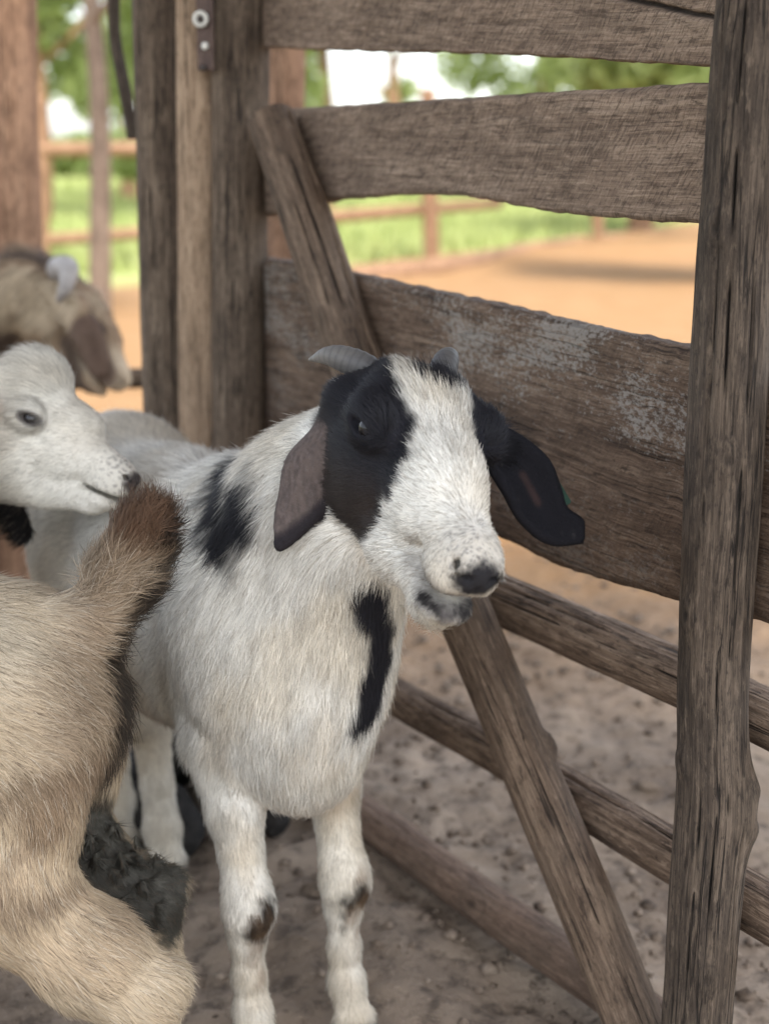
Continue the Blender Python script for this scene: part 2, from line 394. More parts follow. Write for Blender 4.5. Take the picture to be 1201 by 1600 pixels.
sand = t.ramp(n1, [(0.3, (0.25, 0.137, 0.056)), (0.7, (0.31, 0.185, 0.088))])
sand = t.mix(t.ramp(n3, [(0.35, 0.0), (0.7, 0.5)]), sand, (0.29, 0.155, 0.066))
grass = t.ramp(t.noise(oc, 0.9, 4, 0.6), [(0.3, (0.24, 0.28, 0.09)), (0.7, (0.36, 0.38, 0.15))])
yy = t.math('ADD', sep.outputs['Y'], t.math('MULTIPLY', t.math('SUBTRACT', n3, 0.5), 3.0))
f_sand = t.ramp(t.math('MULTIPLY', t.math('ADD', sep.outputs['Y'], t.math('MULTIPLY', n1, 1.1)), 0.1), [(0.31, 0.0), (0.44, 1.0)])
# the meadow's edge runs diagonally: nearer on the left
f_gr = t.ramp(t.math('MULTIPLY', t.math('SUBTRACT', yy, t.math('MULTIPLY', sep.outputs['X'], 1.4)), 0.02), [(0.28, 0.0), (0.32, 1.0)])
c = t.mix(f_sand, dirt, sand); c = t.mix(f_gr, c, grass)
t.col(c); t.rough(0.95)
t.normal(t.bump(t.math('ADD', n2, t.math('MULTIPLY', n4, 0.5)), 0.8, 0.012)); M['earth'] = t.m
ground = mesh_obj('ground', np.stack([GX, GY, GZ], -1).reshape(-1, 3), gq, M['earth'], None, True)
tag(ground, kind='structure')

# crumbs of dry dung and clods of earth lying on the pen floor: nobody could count them
def clods(n):
    V, F = [], []; k = 0
    base = np.array([(0, 0, 1), (1, 0, 0), (0, 1, 0), (-1, 0, 0), (0, -1, 0), (0, 0, -1)], float)
    bf = [(0, 1, 2), (0, 2, 3), (0, 3, 4), (0, 4, 1), (5, 2, 1), (5, 3, 2), (5, 4, 3), (5, 1, 4)]
    x = rng.uniform(-1.4, 1.5, n); y = 1.35 + 2.6 * rng.random(n) ** 1.3
    dens = fbm(np.stack([x * 3, y * 3, x * 0], -1), 77, 3)
    keep = rng.random(n) < np.clip((dens - 0.33) * 3.2, 0.04, 1); x, y = x[keep], y[keep]
    z = ground_h(x, y)
    s = 0.0025 + 0.009 * rng.random(len(x)) ** 4 + 0.012 * (rng.random(len(x)) < 0.02)
    out = []
    for i in range(len(x)):
        j = base * (0.7 + 0.6 * rng.random((6, 1))) * s[i] * np.array([1.3, 1.1, 0.75])
        a = rng.random() * 6.28; ca, sa = math.cos(a), math.sin(a)
        j = j @ np.array([[ca, sa, 0], [-sa, ca, 0], [0, 0, 1]])
        out.append(j + np.array([x[i], y[i], z[i] + s[i] * 0.25])); F.extend([tuple(k + q for q in f) for f in bf]); k += 6
    return np.vstack(out), np.array(F)
t = NT('clods'); oc = t.node('ShaderNodeTexCoord').outputs['Object']
t.col(t.ramp(t.noise(oc, 35, 3, 0.6), [(0.3, (0.06, 0.045, 0.034)), (0.48, (0.15, 0.113, 0.083)), (0.72, (0.27, 0.215, 0.165))])); t.rough(0.95); M['clods'] = t.m
cv_, cf_ = clods(11000)
o = mesh_obj('loose_clods', cv_, cf_, M['clods'], None, False)
tag(o, 'loose dark crumbs and clods strewn over the pen floor', 'dirt', kind='stuff')

# ------------------------------------------------------------------ the plank fence of the pen
root_f = PF(1100, 1640, 0.0); root_f[2] = 0
fence = empty('plank_fence', root_f, 'weathered pen fence of broad planks, round rails and one slanting brace', 'fence')
E = lambda pts, off=0.0: [PF(x, y, off) for x, y in pts]
board('board', E([(405, -62), (600, -75), (800, -90), (1000, -105), (1300, -130)]), E([(405, 74), (520, 78), (700, 82), (830, 86), (950, 94), (1130, 105), (1300, 112)]),
      0.028, M['board_saw'], fence, 3, nv=84, split=[(0.34, 0.72, 0.62, 0.93, 0.012, 0.0026)])
board('board', E([(405, 174), (500, 166), (600, 160), (800, 147), (1000, 135), (1130, 126), (1300, 112)]), E([(405, 338), (470, 322), (540, 310), (650, 304), (730, 309), (800, 320), (870, 333), (1000, 344), (1110, 351), (1300, 362)]),
      0.032, M['board_saw'], fence, 11)
board('board', E([(405, 404), (480, 415), (560, 432), (700, 462), (800, 484), (950, 519), (1080, 546), (1300, 602)]), E([(405, 668), (560, 745), (700, 806), (780, 842), (870, 886), (960, 914), (1060, 941), (1180, 972), (1300, 1010)]),
      0.03, M['board_fleck'], fence, 23, nv=34)
log('rail', [rowf(395, 770, -.036, .034), rowf(770, 932, -.036, .0335), rowf(1060, 1058, -.036, .031), rowf(1320, 1178, -.036, .030)], M['rail'], fence, 5, 0.06,
    cracks=[(0.55, 0.0, 0.75, 0.011, 0.07), (0.1, 0.2, 1.0, 0.009, 0.06), (-0.5, 0.35, 0.98, 0.006, 0.05), (-0.95, 0.1, 0.6, 0.005, 0.05), (1.1, 0.3, 0.95, 0.006, 0.05)], nc=104)
log('rail', [rowf(395, 958, -.036, .027), rowf(620, 1089, -.036, .0275), rowf(860, 1222, -.036, .029), rowf(1060, 1342, -.036, .0305), rowf(1320, 1496, -.036, .031)], M['rail'], fence, 8, 0.06,
    cracks=[(0.35, 0.15, 0.85, 0.010, 0.07), (-0.3, 0.3, 1.0, 0.008, 0.06), (0.9, 0.45, 0.9, 0.007, 0.05)], knots=[(0.36, -1.3, 0.012, 0.006)], nc=104)
log('rail', [rowf(410, 1150, -.036, .031), rowf(570, 1275, -.036, .031), rowf(900, 1512, -.036, .031), rowf(1110, 1660, -.036, .031)], M['rail_smooth'], fence, 13, 0.07, nc=88,
    knots=[(0.62, 1.2, 0.02, 0.005), (0.4, -1.0, 0.03, 0.004)])
b0, b1 = PF(985, 1585, .038), PF(1022, 1680, .038); bl = b1 + nrm(b1 - b0) * 0.10
log('brace', [rowf(424, 186, .04, .0355), rowf(486, 365, .04, .037), rowf(548, 545, .04, .037), rowf(640, 768, .04, .036), rowf(737, 985, .04, .035), rowf(860, 1280, .04, .0345), rowf(985, 1585, .04, .034), [*bl, .033]],
    M['brace'], fence, 19, 0.055, cracks=[(-0.95, 0.0, 0.30, 0.022, 0.13), (-0.3, 0.05, 0.24, 0.006, 0.06), (0.75, 0.62, 0.86, 0.009, 0.08), (0.2, 0.1, 0.5, 0.004, 0.05), (-0.2, 0.66, 0.9, 0.004, 0.05)],
    knots=[(0.245, -0.35, 0.008, 0.005), (0.675, -1.35, 0.009, 0.013), (0.80, 0.1, 0.010, 0.003), (0.90, 0.3, 0.010, 0.003)], nc=104)
pb = PF(1085, 1640, .04); pbl = pb.copy(); pbl[2] = -0.06; pt = PF(1172, 0, .04); pt2 = pt + nrm(pt - PF(1150, 300, .04)) * 0.28
log('post', [[*pt2, .031], rowf(1174, 0, .04, .031), rowf(1162, 150, .04, .0325), rowf(1153, 300, .04, .0335), rowf(1140, 560, .04, .0365), rowf(1129, 760, .04, .037), rowf(1119, 930, .04, .0355),
             rowf(1113, 1080, .04, .0355), rowf(1112, 1250, .04, .0370), rowf(1100, 1420, .04, .0375), rowf(1092, 1540, .04, .0365), [*pb, .0365], [*pbl, .038]], M['post_dark'], fence, 29, 0.075,
    cracks=[(0.35, 0.02, 0.45, 0.008, 0.05), (0.75, 0.15, 0.52, 0.006, 0.05), (-0.25, 0.3, 0.7, 0.005, 0.04), (0.15, 0.55, 0.95, 0.006, 0.05), (-0.7, 0.5, 0.98, 0.005, 0.05), (0.6, 0.6, 0.9, 0.005, 0.04)],
    knots=[(0.315, 0.75, 0.012, 0.006), (0.455, 0.15, 0.011, 0.004), (0.56, 1.1, 0.012, 0.006), (0.66, 1.25, 0.010, 0.006), (0.695, -1.35, 0.024, 0.017), (0.81, 0.05, 0.012, 0.004)], nc=110, na=400)

# ------------------------------------------------------------------ the corner post: three timbers side by side, a rusty hinge strap
def vert(px0, px1, Y, r, mat, parent, seed, name='post', z1=2.34, zb=-0.06, y0=0, y1=650, r1=None, **kw):
    a, b = P(px0, y0, Y), P(px1, y1, Y); d = (a - b) / (a[2] - b[2])
    hi = b + d * (z1 - b[2]); lo = b + d * (zb - b[2]); r1 = r1 or r
    mid = b
    return log(name, [[*hi, r], [*a, r], [*((a + b) / 2), (r + r1) / 2], [*mid, r1], [*lo, r1 * 1.04]], mat, parent, seed, **kw)
cp = P(360, 650, 2.36); cp[2] = 0
corner = empty('corner_post', cp, 'thick corner post of three upright timbers with a metal strap near its top', 'post')
vert(247, 262, 2.46, .0415, M['post_grey'], corner, 41, rough=0.06, cracks=[(0.7, 0.1, 0.6, 0.004, 0.05), (-0.4, 0.2, 0.9, 0.004, 0.05), (0.35, 0.55, 0.75, 0.01, 0.06)], knots=[(0.66, 0.1, 0.01, 0.005)])
pale = vert(309, 312, 2.385, .0335, M['post_pale'], corner, 47, rough=0.035, squash=(0.8, 1.0), cracks=[(0.55, 0.3, 0.5, 0.006, 0.07), (0.2, 0.25, 0.37, 0.005, 0.05)])
pale['label'] = 'pale stripped middle timber'
vert(375, 374, 2.37, .0445, M['post_grey'], corner, 53, rough=0.05, cracks=[(-0.55, 0.28, 0.47, 0.008, 0.06), (0.2, 0.3, 0.9, 0.004, 0.04), (0.7, 0.1, 0.7, 0.004, 0.04)], knots=[(0.37, -0.35, 0.012, 0.004)])
def box_mesh(name, c, ax, half, mat, parent, bev=0.0015):
    c = np.asarray(c, float); V = []
    import bmesh
    bm = bmesh.new(); bmesh.ops.create_cube(bm, size=1.0)
    for v in bm.verts: v.co = Vector((v.co.x * 2 * half[0], v.co.y * 2 * half[1], v.co.z * 2 * half[2]))
    bmesh.ops.bevel(bm, geom=bm.edges[:], offset=bev, segments=2, affect='EDGES')
    V = np.array([v.co[:] for v in bm.verts]); F = [tuple(v.index for v in f.verts) for f in bm.faces]; bm.free()
    V = c + V @ np.asarray(ax)
    return mesh_obj(name, V, F, mat, parent, False)
sc_ = P(322, 36, 2.330); scd = P(325, 112, 2.330)
upv = nrm(P(322, -40, 2.33) - scd); rt = nrm(np.cross(np.array([0, 1.0, 0]), upv)); fw = np.cross(upv, rt)
sa = math.radians(-12); rt2 = rt * math.cos(sa) + fw * math.sin(sa); fw2 = np.cross(upv, rt2)
strap = box_mesh('hinge_strap', (P(320, 110, 2.33) + P(318, -60, 2.33)) / 2 + np.array([0.001, 0, 0]), (rt2, fw2, upv), (0.0125, 0.003, np.linalg.norm(P(320, 110, 2.33) - P(318, -60, 2.33)) / 2), M['strap'], corner)
fl = box_mesh('hinge_flange', (P(333, 112, 2.325) + P(331, -60, 2.325)) / 2, (fw, -rt, upv), (0.010, 0.0022, np.linalg.norm(P(333, 112, 2.325) - P(331, -60, 2.325)) / 2), M['strap'], strap)
def disc(name, c, n, r, h, mat, parent, seg=24, hole=0.0):
    n = nrm(n); a = nrm(np.cross(n, [0.0, 0.0, 1.0])); b = np.cross(n, a); th = np.linspace(0, 2 * np.pi, seg, endpoint=False)
    prof = [(hole, 0.0), (r, 0.0), (r, h * 0.6), (r * 0.86, h), (hole + 0.3 * r, h * 0.9), (hole, h * 0.5)] if hole > 0 else [(1e-4, 0), (r, 0), (r, h * 0.6), (r * 0.8, h), (1e-4, h)]
    V = np.stack([c + pr * (np.cos(th)[:, None] * a + np.sin(th)[:, None] * b) + n * ph for pr, ph in prof], 0).reshape(-1, 3)
    m = len(prof); idx = np.arange(m * seg).reshape(m, seg); F = []
    for i in range(m if hole > 0 else m - 1):
        j = (i + 1) % m
        for k in range(seg): F.append((int(idx[i, k]), int(idx[i, (k + 1) % seg]), int(idx[j, (k + 1) % seg]), int(idx[j, k])))
    return mesh_obj(name, V, F, mat, parent, True)
wc = P(314, 30, 2.322)
disc('washer', wc, -fw2, 0.0125, 0.005, M['washer'], strap, hole=0.005)
disc('bolt', wc + fw2 * 0.001, -fw2, 0.0055, 0.006, M['bolt'], strap, seg=10)
disc('bolt', P(321, 72, 2.324), -fw2, 0.006, 0.004, M['washer'], strap, seg=10)
disc('bolt', P(318, 106, 2.324), -fw2, 0.005, 0.003, M['bolt'], strap, seg=10)

# ------------------------------------------------------------------ posts and rail on the far side of the pen
vb = P(444, 400, 3.2); vb[2] = 0
o = vert(446, 444, 3.2, .041, M['trunk_red'], None, 61, name='support_post', y1=400, rough=0.07, cracks=[(0.2, 0.1, 0.8, 0.004, 0.05)])
tag(o, 'pinkish brown post half hidden behind the corner post', 'post')
o = vert(2, 14, 3.4, .075, M['trunk_red'], None, 67, name='support_post', y1=420, rough=0.07, cracks=[(0.62, 0.0, 0.95, 0.010, 0.035), (-0.2, 0.1, 0.8, 0.006, 0.04), (0.2, 0.3, 0.9, 0.005, 0.04)], knots=[(0.45, 0.2, 0.02, 0.006)], nc=104)
tag(o, 'cracked brown post at the left edge behind the brown goat', 'post')
o = log('back_rail', [rowp(-140, 598, 3.42, .024), rowp(60, 594, 3.36, .024), rowp(260, 590, 3.30, .023)], M['post_grey'], None, 71, 0.05)
tag(o, 'grey round rail crossing behind the brown goat to the corner post', 'rail')
a, b = P(178, -60, 2.62), P(208, 215, 2.60)
o = log('leaning_stick', [[*(a + (a - b) * 0.8), .011], [*a, .0105], [*P(180, 60, 2.62), .010], [*P(195, 140, 2.6), .0105], [*b, .010]], M['post_dark'], None, 73, 0.09)
tag(o, 'thin dark stick leaning against the corner post', 'stick')

# ------------------------------------------------------------------ shelter roof, unseen above the frame, its extent shaped to shade the pen
def corrugated(name, x0, x1, y0, y1, z0, z1, mat):
    nx = int((x1 - x0) / 0.0125); xs = np.linspace(x0, x1, nx); ys = np.linspace(y0, y1, 5)
    X, Y = np.meshgrid(xs, ys, indexing='ij'); Z = z0 + (z1 - z0) * (Y - y0) / (y1 - y0) + 0.009 * np.sin(X * 2 * np.pi / 0.076)
    i = np.arange(X.size).reshape(X.shape); q = np.stack([i[:-1, :-1], i[1:, :-1], i[1:, 1:], i[:-1, 1:]], -1).reshape(-1, 4)
    return mesh_obj(name, np.stack([X, Y, Z], -1).reshape(-1, 3), q, mat, None, True)
M['iron'] = flat_mat('weathered iron sheet', (0.42, 0.40, 0.37), 0.55, 0.3)
o = corrugated('shade_roof', -1.9, 1.5, -0.6, 2.55, 2.70, 2.48, M['iron'])
tag(o, 'unseen corrugated roof sheet over the pen, sized to shade it', 'roof')

# ------------------------------------------------------------------ implicit bodies (smooth unions, surface nets)
class Sdf:
    def __init__(self, lo, hi, h):
        self.lo = np.asarray(lo, float); self.h = h; self.n = np.ceil((np.asarray(hi) - self.lo) / h).astype(int) + 1
        self.ax = [(self.lo[k] + h * np.arange(self.n[k])).astype(np.float32) for k in range(3)]
        self.d = np.full(self.n, 1.0, np.float32)
    def _box(self, lo, hi):
        i0 = np.clip(np.floor((lo - self.lo) / self.h).astype(int), 0, self.n); i1 = np.clip(np.ceil((hi - self.lo) / self.h).astype(int) + 1, 0, self.n)
        if (i1 <= i0).any(): return None
        sl = tuple(slice(a, b) for a, b in zip(i0, i1))
        return sl, self.ax[0][sl[0]][:, None, None], self.ax[1][sl[1]][None, :, None], self.ax[2][sl[2]][None, None, :]
    def _op(self, sl, b, k, op):
        a = self.d[sl]
        if op == 'c':
            h = np.clip(0.5 - 0.5 * (-b - a) / k * -1 * -1, 0, 1)      # smooth maximum of a and -b
            nb = -b; h = np.clip(0.5 - 0.5 * (nb - a) / k, 0, 1); r = nb + (a - nb) * h + k * h * (1 - h)
        else:
            h = np.clip(0.5 + 0.5 * (b - a) / k, 0, 1); r = b + (a - b) * h - k * h * (1 - h)
        self.d[sl] = r
    def ell(self, c, r, axes=None, k=0.02, op='u'):
        c = np.asarray(c, float); r = np.asarray(r, float) * np.ones(3); m = r.max() + k * 1.5 + 2 * self.h
        bx = self._box(c - m, c + m)
        if bx is None: return
        sl, X, Y, Z = bx; A = np.eye(3) if axes is None else np.asarray(axes)
        X = X - np.float32(c[0]); Y = Y - np.float32(c[1]); Z = Z - np.float32(c[2])
        k0 = 0; k1 = 0
        for i in range(3):
            q = (X * np.float32(A[i, 0]) + Y * np.float32(A[i, 1]) + Z * np.float32(A[i, 2])) / np.float32(r[i])
            q2 = q * q; k0 = k0 + q2; k1 = k1 + q2 / np.float32(r[i] ** 2)
        k0 = np.sqrt(k0); k1 = np.sqrt(k1) + 1e-6
        self._op(sl, np.where(k0 < 1e-3, -r.min(), k0 * (k0 - 1) / k1), k, op)
    def cone(self, a, b, ra, rb, k=0.02, op='u', flat=None):
        a = np.asarray(a, float); b = np.asarray(b, float); m = max(ra, rb) * (1 if flat is None else max(1, 1 / flat[1])) + k * 1.5 + 2 * self.h
        bx = self._box(np.minimum(a, b) - m, np.maximum(a, b) + m)
        if bx is None: return
        sl, X, Y, Z = bx; ba = b - a; X = X - np.float32(a[0]); Y = Y - np.float32(a[1]); Z = Z - np.float32(a[2])
        t = np.clip((X * np.float32(ba[0]) + Y * np.float32(ba[1]) + Z * np.float32(ba[2])) / np.float32(ba @ ba + 1e-12), 0, 1)
        X = X - t * np.float32(ba[0]); Y = Y - t * np.float32(ba[1]); Z = Z - t * np.float32(ba[2])
        d2 = X * X + Y * Y + Z * Z
        if flat is not None:
            u = nrm(flat[0]).astype(np.float32); pr = X * u[0] + Y * u[1] + Z * u[2]; d2 = d2 + pr * pr * np.float32(flat[1] ** 2 - 1)
        self._op(sl, np.sqrt(np.maximum(d2, 0)) - (ra + (rb - ra) * t), k, op)
    def chain(self, pts, rs, k=0.02, op='u', flat=None):
        for i in range(len(pts) - 1): self.cone(pts[i], pts[i + 1], rs[i], rs[i + 1], k, op, flat)
    def sheet(self, rows, rad, k=0.004):
        """rows: list of polylines (stations x points) - a thin leaf of overlapping beads"""
        rows = [np.asarray(r, float) for r in rows]; n = len(rows)
        L = np.linalg.norm(rows[0][0] - rows[-1][0]) + 0.05; m = max(int(L / (rad * 0.55)), 8)
        w = max(np.linalg.norm(np.diff(r, axis=0), axis=1).sum() for r in rows); q = max(int(w / (rad * 0.55)), 4)
        G = np.stack([spline(r, q) for r in rows], 0)                # n x q x 3
        full = np.stack([spline(G[:, j], m) for j in range(q)], 1)   # m x q x 3
        for p in full.reshape(-1, 3): self.ell(p, rad, None, k)
    def mesh(self):
        d = self.d; s = d < 0; nx, ny, nz = d.shape
        cs = np.zeros((nx - 1, ny - 1, nz - 1), np.uint8)
        offs = [(i, j, k) for i in (0, 1) for j in (0, 1) for k in (0, 1)]
        for (i, j, k) in offs: cs += s[i:nx - 1 + i, j:ny - 1 + j, k:nz - 1 + k]
        act = (cs > 0) & (cs < 8); I = np.argwhere(act); vid = np.full(act.shape, -1, np.int32); vid[act] = np.arange(len(I))
        vals = np.stack([d[I[:, 0] + i, I[:, 1] + j, I[:, 2] + k] for (i, j, k) in offs], 1)
        pos = np.zeros((len(I), 3)); cnt = np.zeros(len(I))
        for a in range(8):
            for b in range(a + 1, 8):
                oa, ob = np.array(offs[a]), np.array(offs[b])
                if np.abs(oa - ob).sum() != 1: continue
                va, vb = vals[:, a], vals[:, b]; m = (va < 0) != (vb < 0)
                tt = np.where(m, va / np.where(m, va - vb, 1), 0)
                pos += np.where(m[:, None], oa + tt[:, None] * (ob - oa), 0); cnt += m
        V = self.lo + self.h * (I + pos / cnt[:, None])
        F = []
        for ax in range(3):
            o1, o2 = [(1, 2), (2, 0), (0, 1)][ax]
            sa = np.take(s, range(0, d.shape[ax] - 1), ax); sb = np.take(s, range(1, d.shape[ax]), ax)
            E_ = np.argwhere(sa != sb); E_ = E_[(E_[:, o1] > 0) & (E_[:, o2] > 0) & (E_[:, o1] < d.shape[o1] - 1) & (E_[:, o2] < d.shape[o2] - 1)]
            if not len(E_): continue
            def cell(d1, d2):
                c = E_.copy(); c[:, o1] -= d1; c[:, o2] -= d2; return vid[c[:, 0], c[:, 1], c[:, 2]]
            q = np.stack([cell(1, 1), cell(0, 1), cell(0, 0), cell(1, 0)], 1)
            flip = ~s[E_[:, 0], E_[:, 1], E_[:, 2]]; q[flip] = q[flip][:, ::-1]; F.append(q)
        return V, np.vstack(F)
    def grad(self, p):
        e = self.h; out = np.zeros_like(p)
        for k in range(3):
            o = np.zeros(3); o[k] = e; out[:, k] = self.val(p + o) - self.val(p - o)
        return nrm(out)
    def val(self, p):
        q = (p - self.lo) / self.h; q = np.clip(q, 0, self.n - 1.001); i = q.astype(int); f = q - i; r = 0
        for dx in (0, 1):
            for dy in (0, 1):
                for dz in (0, 1):
                    w = (f[:, 0] if dx else 1 - f[:, 0]) * (f[:, 1] if dy else 1 - f[:, 1]) * (f[:, 2] if dz else 1 - f[:, 2])
                    r = r + w * self.d[i[:, 0] + dx, i[:, 1] + dy, i[:, 2] + dz]
        return r

CR = np.array([1.0, 0, 0]); CU = np.array([0, _s, _c]); CT = np.array([0, -_c, _s])     # camera right, up, towards the camera
def camvec(r, u, t): return nrm(r * CR + u * CU + t * CT)
class Frame:
    """a head's own axes: x to the nose, y to its left, z out of the brow; centimetres times scale"""
    def __init__(self, o, x, z, s=1.0):
        self.o = np.asarray(o, float); self.x = nrm(x); self.z = nrm(z - self.x * np.dot(z, self.x)); self.y = np.cross(self.z, self.x); self.s = s * 0.01
        self.A = np.stack([self.x, self.y, self.z])
    def p(self, x, y, z): return self.o + self.s * (x * self.x + y * self.y + z * self.z)
    def inv(self, pts): return ((pts - self.o) @ self.A.T) / self.s
def goat_head(S, f, mouth=0.3, brow=0.0, slim=1.0):
    s = f.s; E_ = lambda c, r, k=1.6, op='u': S.ell(f.p(*c), np.array(r) * s, f.A, k * s, op)
    K = lambda a, b, ra, rb, k=1.6, op='u', fl=None: S.cone(f.p(*a), f.p(*b), ra * s, rb * s, k * s, op, fl)
    E_((1.8, 0, 0.2), (5.6, 4.6, 4.8)); E_((6.0, 0, 2.1 + brow), (5.0, 4.7, 3.7 + brow * 0.6))
    K((6.5, 0, 1.1), (13.5, 0, 0.6), 4.3, 3.25 * slim, 1.6); K((13.5, 0, 0.6), (19.2, 0, -0.9), 3.25 * slim, 2.65 * slim, 1.4)
    E_((20.2, 0, -1.2), (2.6, 2.6 * slim, 2.2), 1.2)
    K((4.0, 0, -4.6), (11.0, 0, -5.0 - mouth * 0.5), 3.9, 3.1, 1.6); K((11.0, 0, -4.6 - mouth * .5), (18.4, 0, -4.3 - mouth * 1.4), 2.9, 1.7, 1.2)
    E_((10.8, 0, 1.9 + brow * .6), (5.5, 3.0 * slim, 2.75), 1.6)
    for y in (-1, 1):
        E_((5.2, 3.3 * y, -1.9), (4.3, 2.0, 4.2)); E_((8.0, 4.6 * y, 3.0), (2.5, 1.55, 2.0), 1.2); E_((12.0, 2.0 * y * slim, -1.0), (4.0, 1.8 * slim, 2.5), 1.4)
        E_((19.5, 1.2 * y, -2.2), (2.2, 1.35, 1.45), 0.8)
        E_((21.5, 1.35 * y * slim, -0.6), (1.15, 1.05 * slim, .95), 0.5)                               # rim of the nostril
    E_((18.9, 0, -4.4 - mouth * 1.5), (2.2, 2.0, 1.1), 0.8)                              # lower lip and chin
    E_((17.4, 0, -5.6 - mouth * 1.4), (1.9, 1.5, 1.0), 0.9)
    ma = math.radians(4 + 9 * mouth); mA = np.stack([f.x * math.cos(ma) - f.z * math.sin(ma), f.y, f.z * math.cos(ma) + f.x * math.sin(ma)])
    S.ell(f.p(20.3, 0, -3.35 - mouth * 1.15), np.array([4.3, 5.5, .26 + mouth * .42]) * s, mA, .3 * s, 'c')        # the slit of the mouth
    for y in (-1, 1):
        K((22.5, .95 * y * slim, -1.2), (21.6, 2.15 * y * slim, -.3), .26, .36, .3, 'c')              # nostril
        K((21.8, 1.5 * y * slim, -0.75), (20.0, 1.3 * y * slim, -0.3), .38, .30, .3, 'c')
        for i in range(14):                                                               # eyelids: a ring round the eye
            a = i / 14 * 2 * math.pi; b = a + 2 * math.pi / 14
            ring = lambda a: (8.7 + 1.55 * math.cos(a), (5.5 - .55 * math.cos(a) * 0.9 - 0.25 * abs(math.sin(a))) * y, 2.75 + .85 * math.sin(a))
            K(ring(a), ring(b), .24, .24, .3)
        E_((8.75, 5.75 * y, 2.75), (1.25, .75, .58), 0.25, 'c')
    K((22.6, 0, -1.7), (22.2, 0, -2.9), .16, .16, .25, 'c')                               # groove of the upper lip
    return f

# hair: real strands grown on the skin; colour, length and lie come from the animal's own coat
def goat_materials():
    t = NT('coat skin'); t.col(t.attr('coat').outputs['Color']); t.normal(t.bump(t.noise(t.node('ShaderNodeTexCoord').outputs['Object'], 260, 5, 0.7), 0.7, 0.003)); t.rough(0.85); t.bsdf.inputs['Specular IOR Level'].default_value = 0.15; M['skin'] = t.m
    t = NT('coat hair'); t.col(t.attr('hcol').outputs['Color']); t.rough(0.62); t.bsdf.inputs['Specular IOR Level'].default_value = 0.22
    g = t.node('ShaderNodeNewGeometry'); v = t.node('ShaderNodeMix', data_type='VECTOR'); v.inputs[0].default_value = 0.68
    t.link(g.outputs['Normal'], v.inputs[4]); t.link(t.attr('hnrm').outputs['Vector'], v.inputs[5])
    nn_ = t.node('ShaderNodeVectorMath', operation='NORMALIZE'); t.link(v.outputs[1], nn_.inputs[0]); t.normal(nn_.outputs[0]); M['hair'] = t.m
goat_materials()
def grow(name, parent, V, F, n, dens, length, flow, colour, width=0.00027, lift=0.30, clump=0.35, K=5, seed=1, kind=None):
    rg = np.random.default_rng(seed)
    tri = np.vstack([F[:, [0, 1, 2]], F[:, [0, 2, 3]]]); a, b, c = V[tri[:, 0]], V[tri[:, 1]], V[tri[:, 2]]
    fn = np.cross(b - a, c - a); ar = np.linalg.norm(fn, axis=1) * 0.5; ctr = (a + b + c) / 3
    w = ar * dens(ctr); w /= w.sum(); pick = rg.choice(len(tri), n, p=w)
    r1 = np.sqrt(rg.random(n)); r2 = rg.random(n)
    root = (1 - r1)[:, None] * a[pick] + (r1 * (1 - r2))[:, None] * b[pick] + (r1 * r2)[:, None] * c[pick]
    vn = np.zeros_like(V)
    for k in range(3): np.add.at(vn, tri[:, k], fn)
    vn = nrm(vn); N = nrm((1 - r1)[:, None] * vn[tri[pick, 0]] + (r1 * (1 - r2))[:, None] * vn[tri[pick, 1]] + (r1 * r2)[:, None] * vn[tri[pick, 2]])
    Lh = length(root) * (0.65 + 0.55 * rg.random(n))
    D = flow(root, N)
    nz = lambda f, sd: np.stack([fbm(root * f, sd + q, 2) for q in range(3)], -1) - 0.5
    D = nrm(D) + (clump(root)[:, None] if callable(clump) else clump) * (1.3 * nz(28, seed + 3) + 1.5 * nz(95, seed + 13) + 1.1 * nz(260, seed + 23)) + 0.10 * rg.normal(size=(n, 3))
    D = nrm(D - N * (D * N).sum(1, keepdims=True))
    lf = (lift(root) if callable(lift) else lift) * (0.6 + 0.8 * rg.random(n)) * (0.75 + 0.5 * fbm(root * 60, seed + 40, 2))
    wob = 0.10 * rg.normal(size=(n, 3))
    tt = np.linspace(0, 1, K); pts = np.zeros((n, K, 3), np.float32)
    for k, q in enumerate(tt):
        pts[:, k] = root - N * 0.0006 + (Lh * q)[:, None] * D + (Lh * (lf * q - 0.55 * lf * q * q))[:, None] * N + (Lh * q * q)[:, None] * wob
    cu = bpy.data.hair_curves.new(name); cu.add_curves([K] * n)
    base = parent_origin(parent)
    cu.attributes['position'].data.foreach_set('vector', (pts - base).astype(np.float32).ravel())
    rad = cu.attributes.get('radius') or cu.attributes.new('radius', 'FLOAT', 'POINT')
    prof = np.interp(tt, [0, 0.35, 1.0], [0.9, 1.0, 0.12]); wd = width * (0.75 + 0.5 * rg.random(n))
    rad.data.foreach_set('value', (wd[:, None] * prof[None, :]).astype(np.float32).ravel())
    col = colour(root + D * (Lh * 0.25)[:, None], rg); ca = cu.attributes.new('hcol', 'FLOAT_COLOR', 'CURVE')
    ca.data.foreach_set('color', np.concatenate([np.clip(col, 0, 1), np.ones((n, 1))], 1).astype(np.float32).ravel())
    na = cu.attributes.new('hnrm', 'FLOAT_VECTOR', 'CURVE'); na.data.foreach_set('vector', N.astype(np.float32).ravel())
    cu.materials.append(M['hair'])
    o = bpy.data.objects.new(name, cu); C.objects.link(o); o.parent = parent; o['kind'] = 'stuff'
    return o
def seg_d(p, a, b):
    a = np.asarray(a); ba = np.asarray(b) - a; t = np.clip(((p - a) @ ba) / (ba @ ba + 1e-12), 0, 1); return np.linalg.norm(p - a - t[:, None] * ba, axis=1)
def chain_d(p, pts): return np.min([seg_d(p, pts[i], pts[i + 1]) for i in range(len(pts) - 1)], 0)
def blend(c, col, w): return c * (1 - w[:, None]) + np.asarray(col)[None, :] * w[:, None]
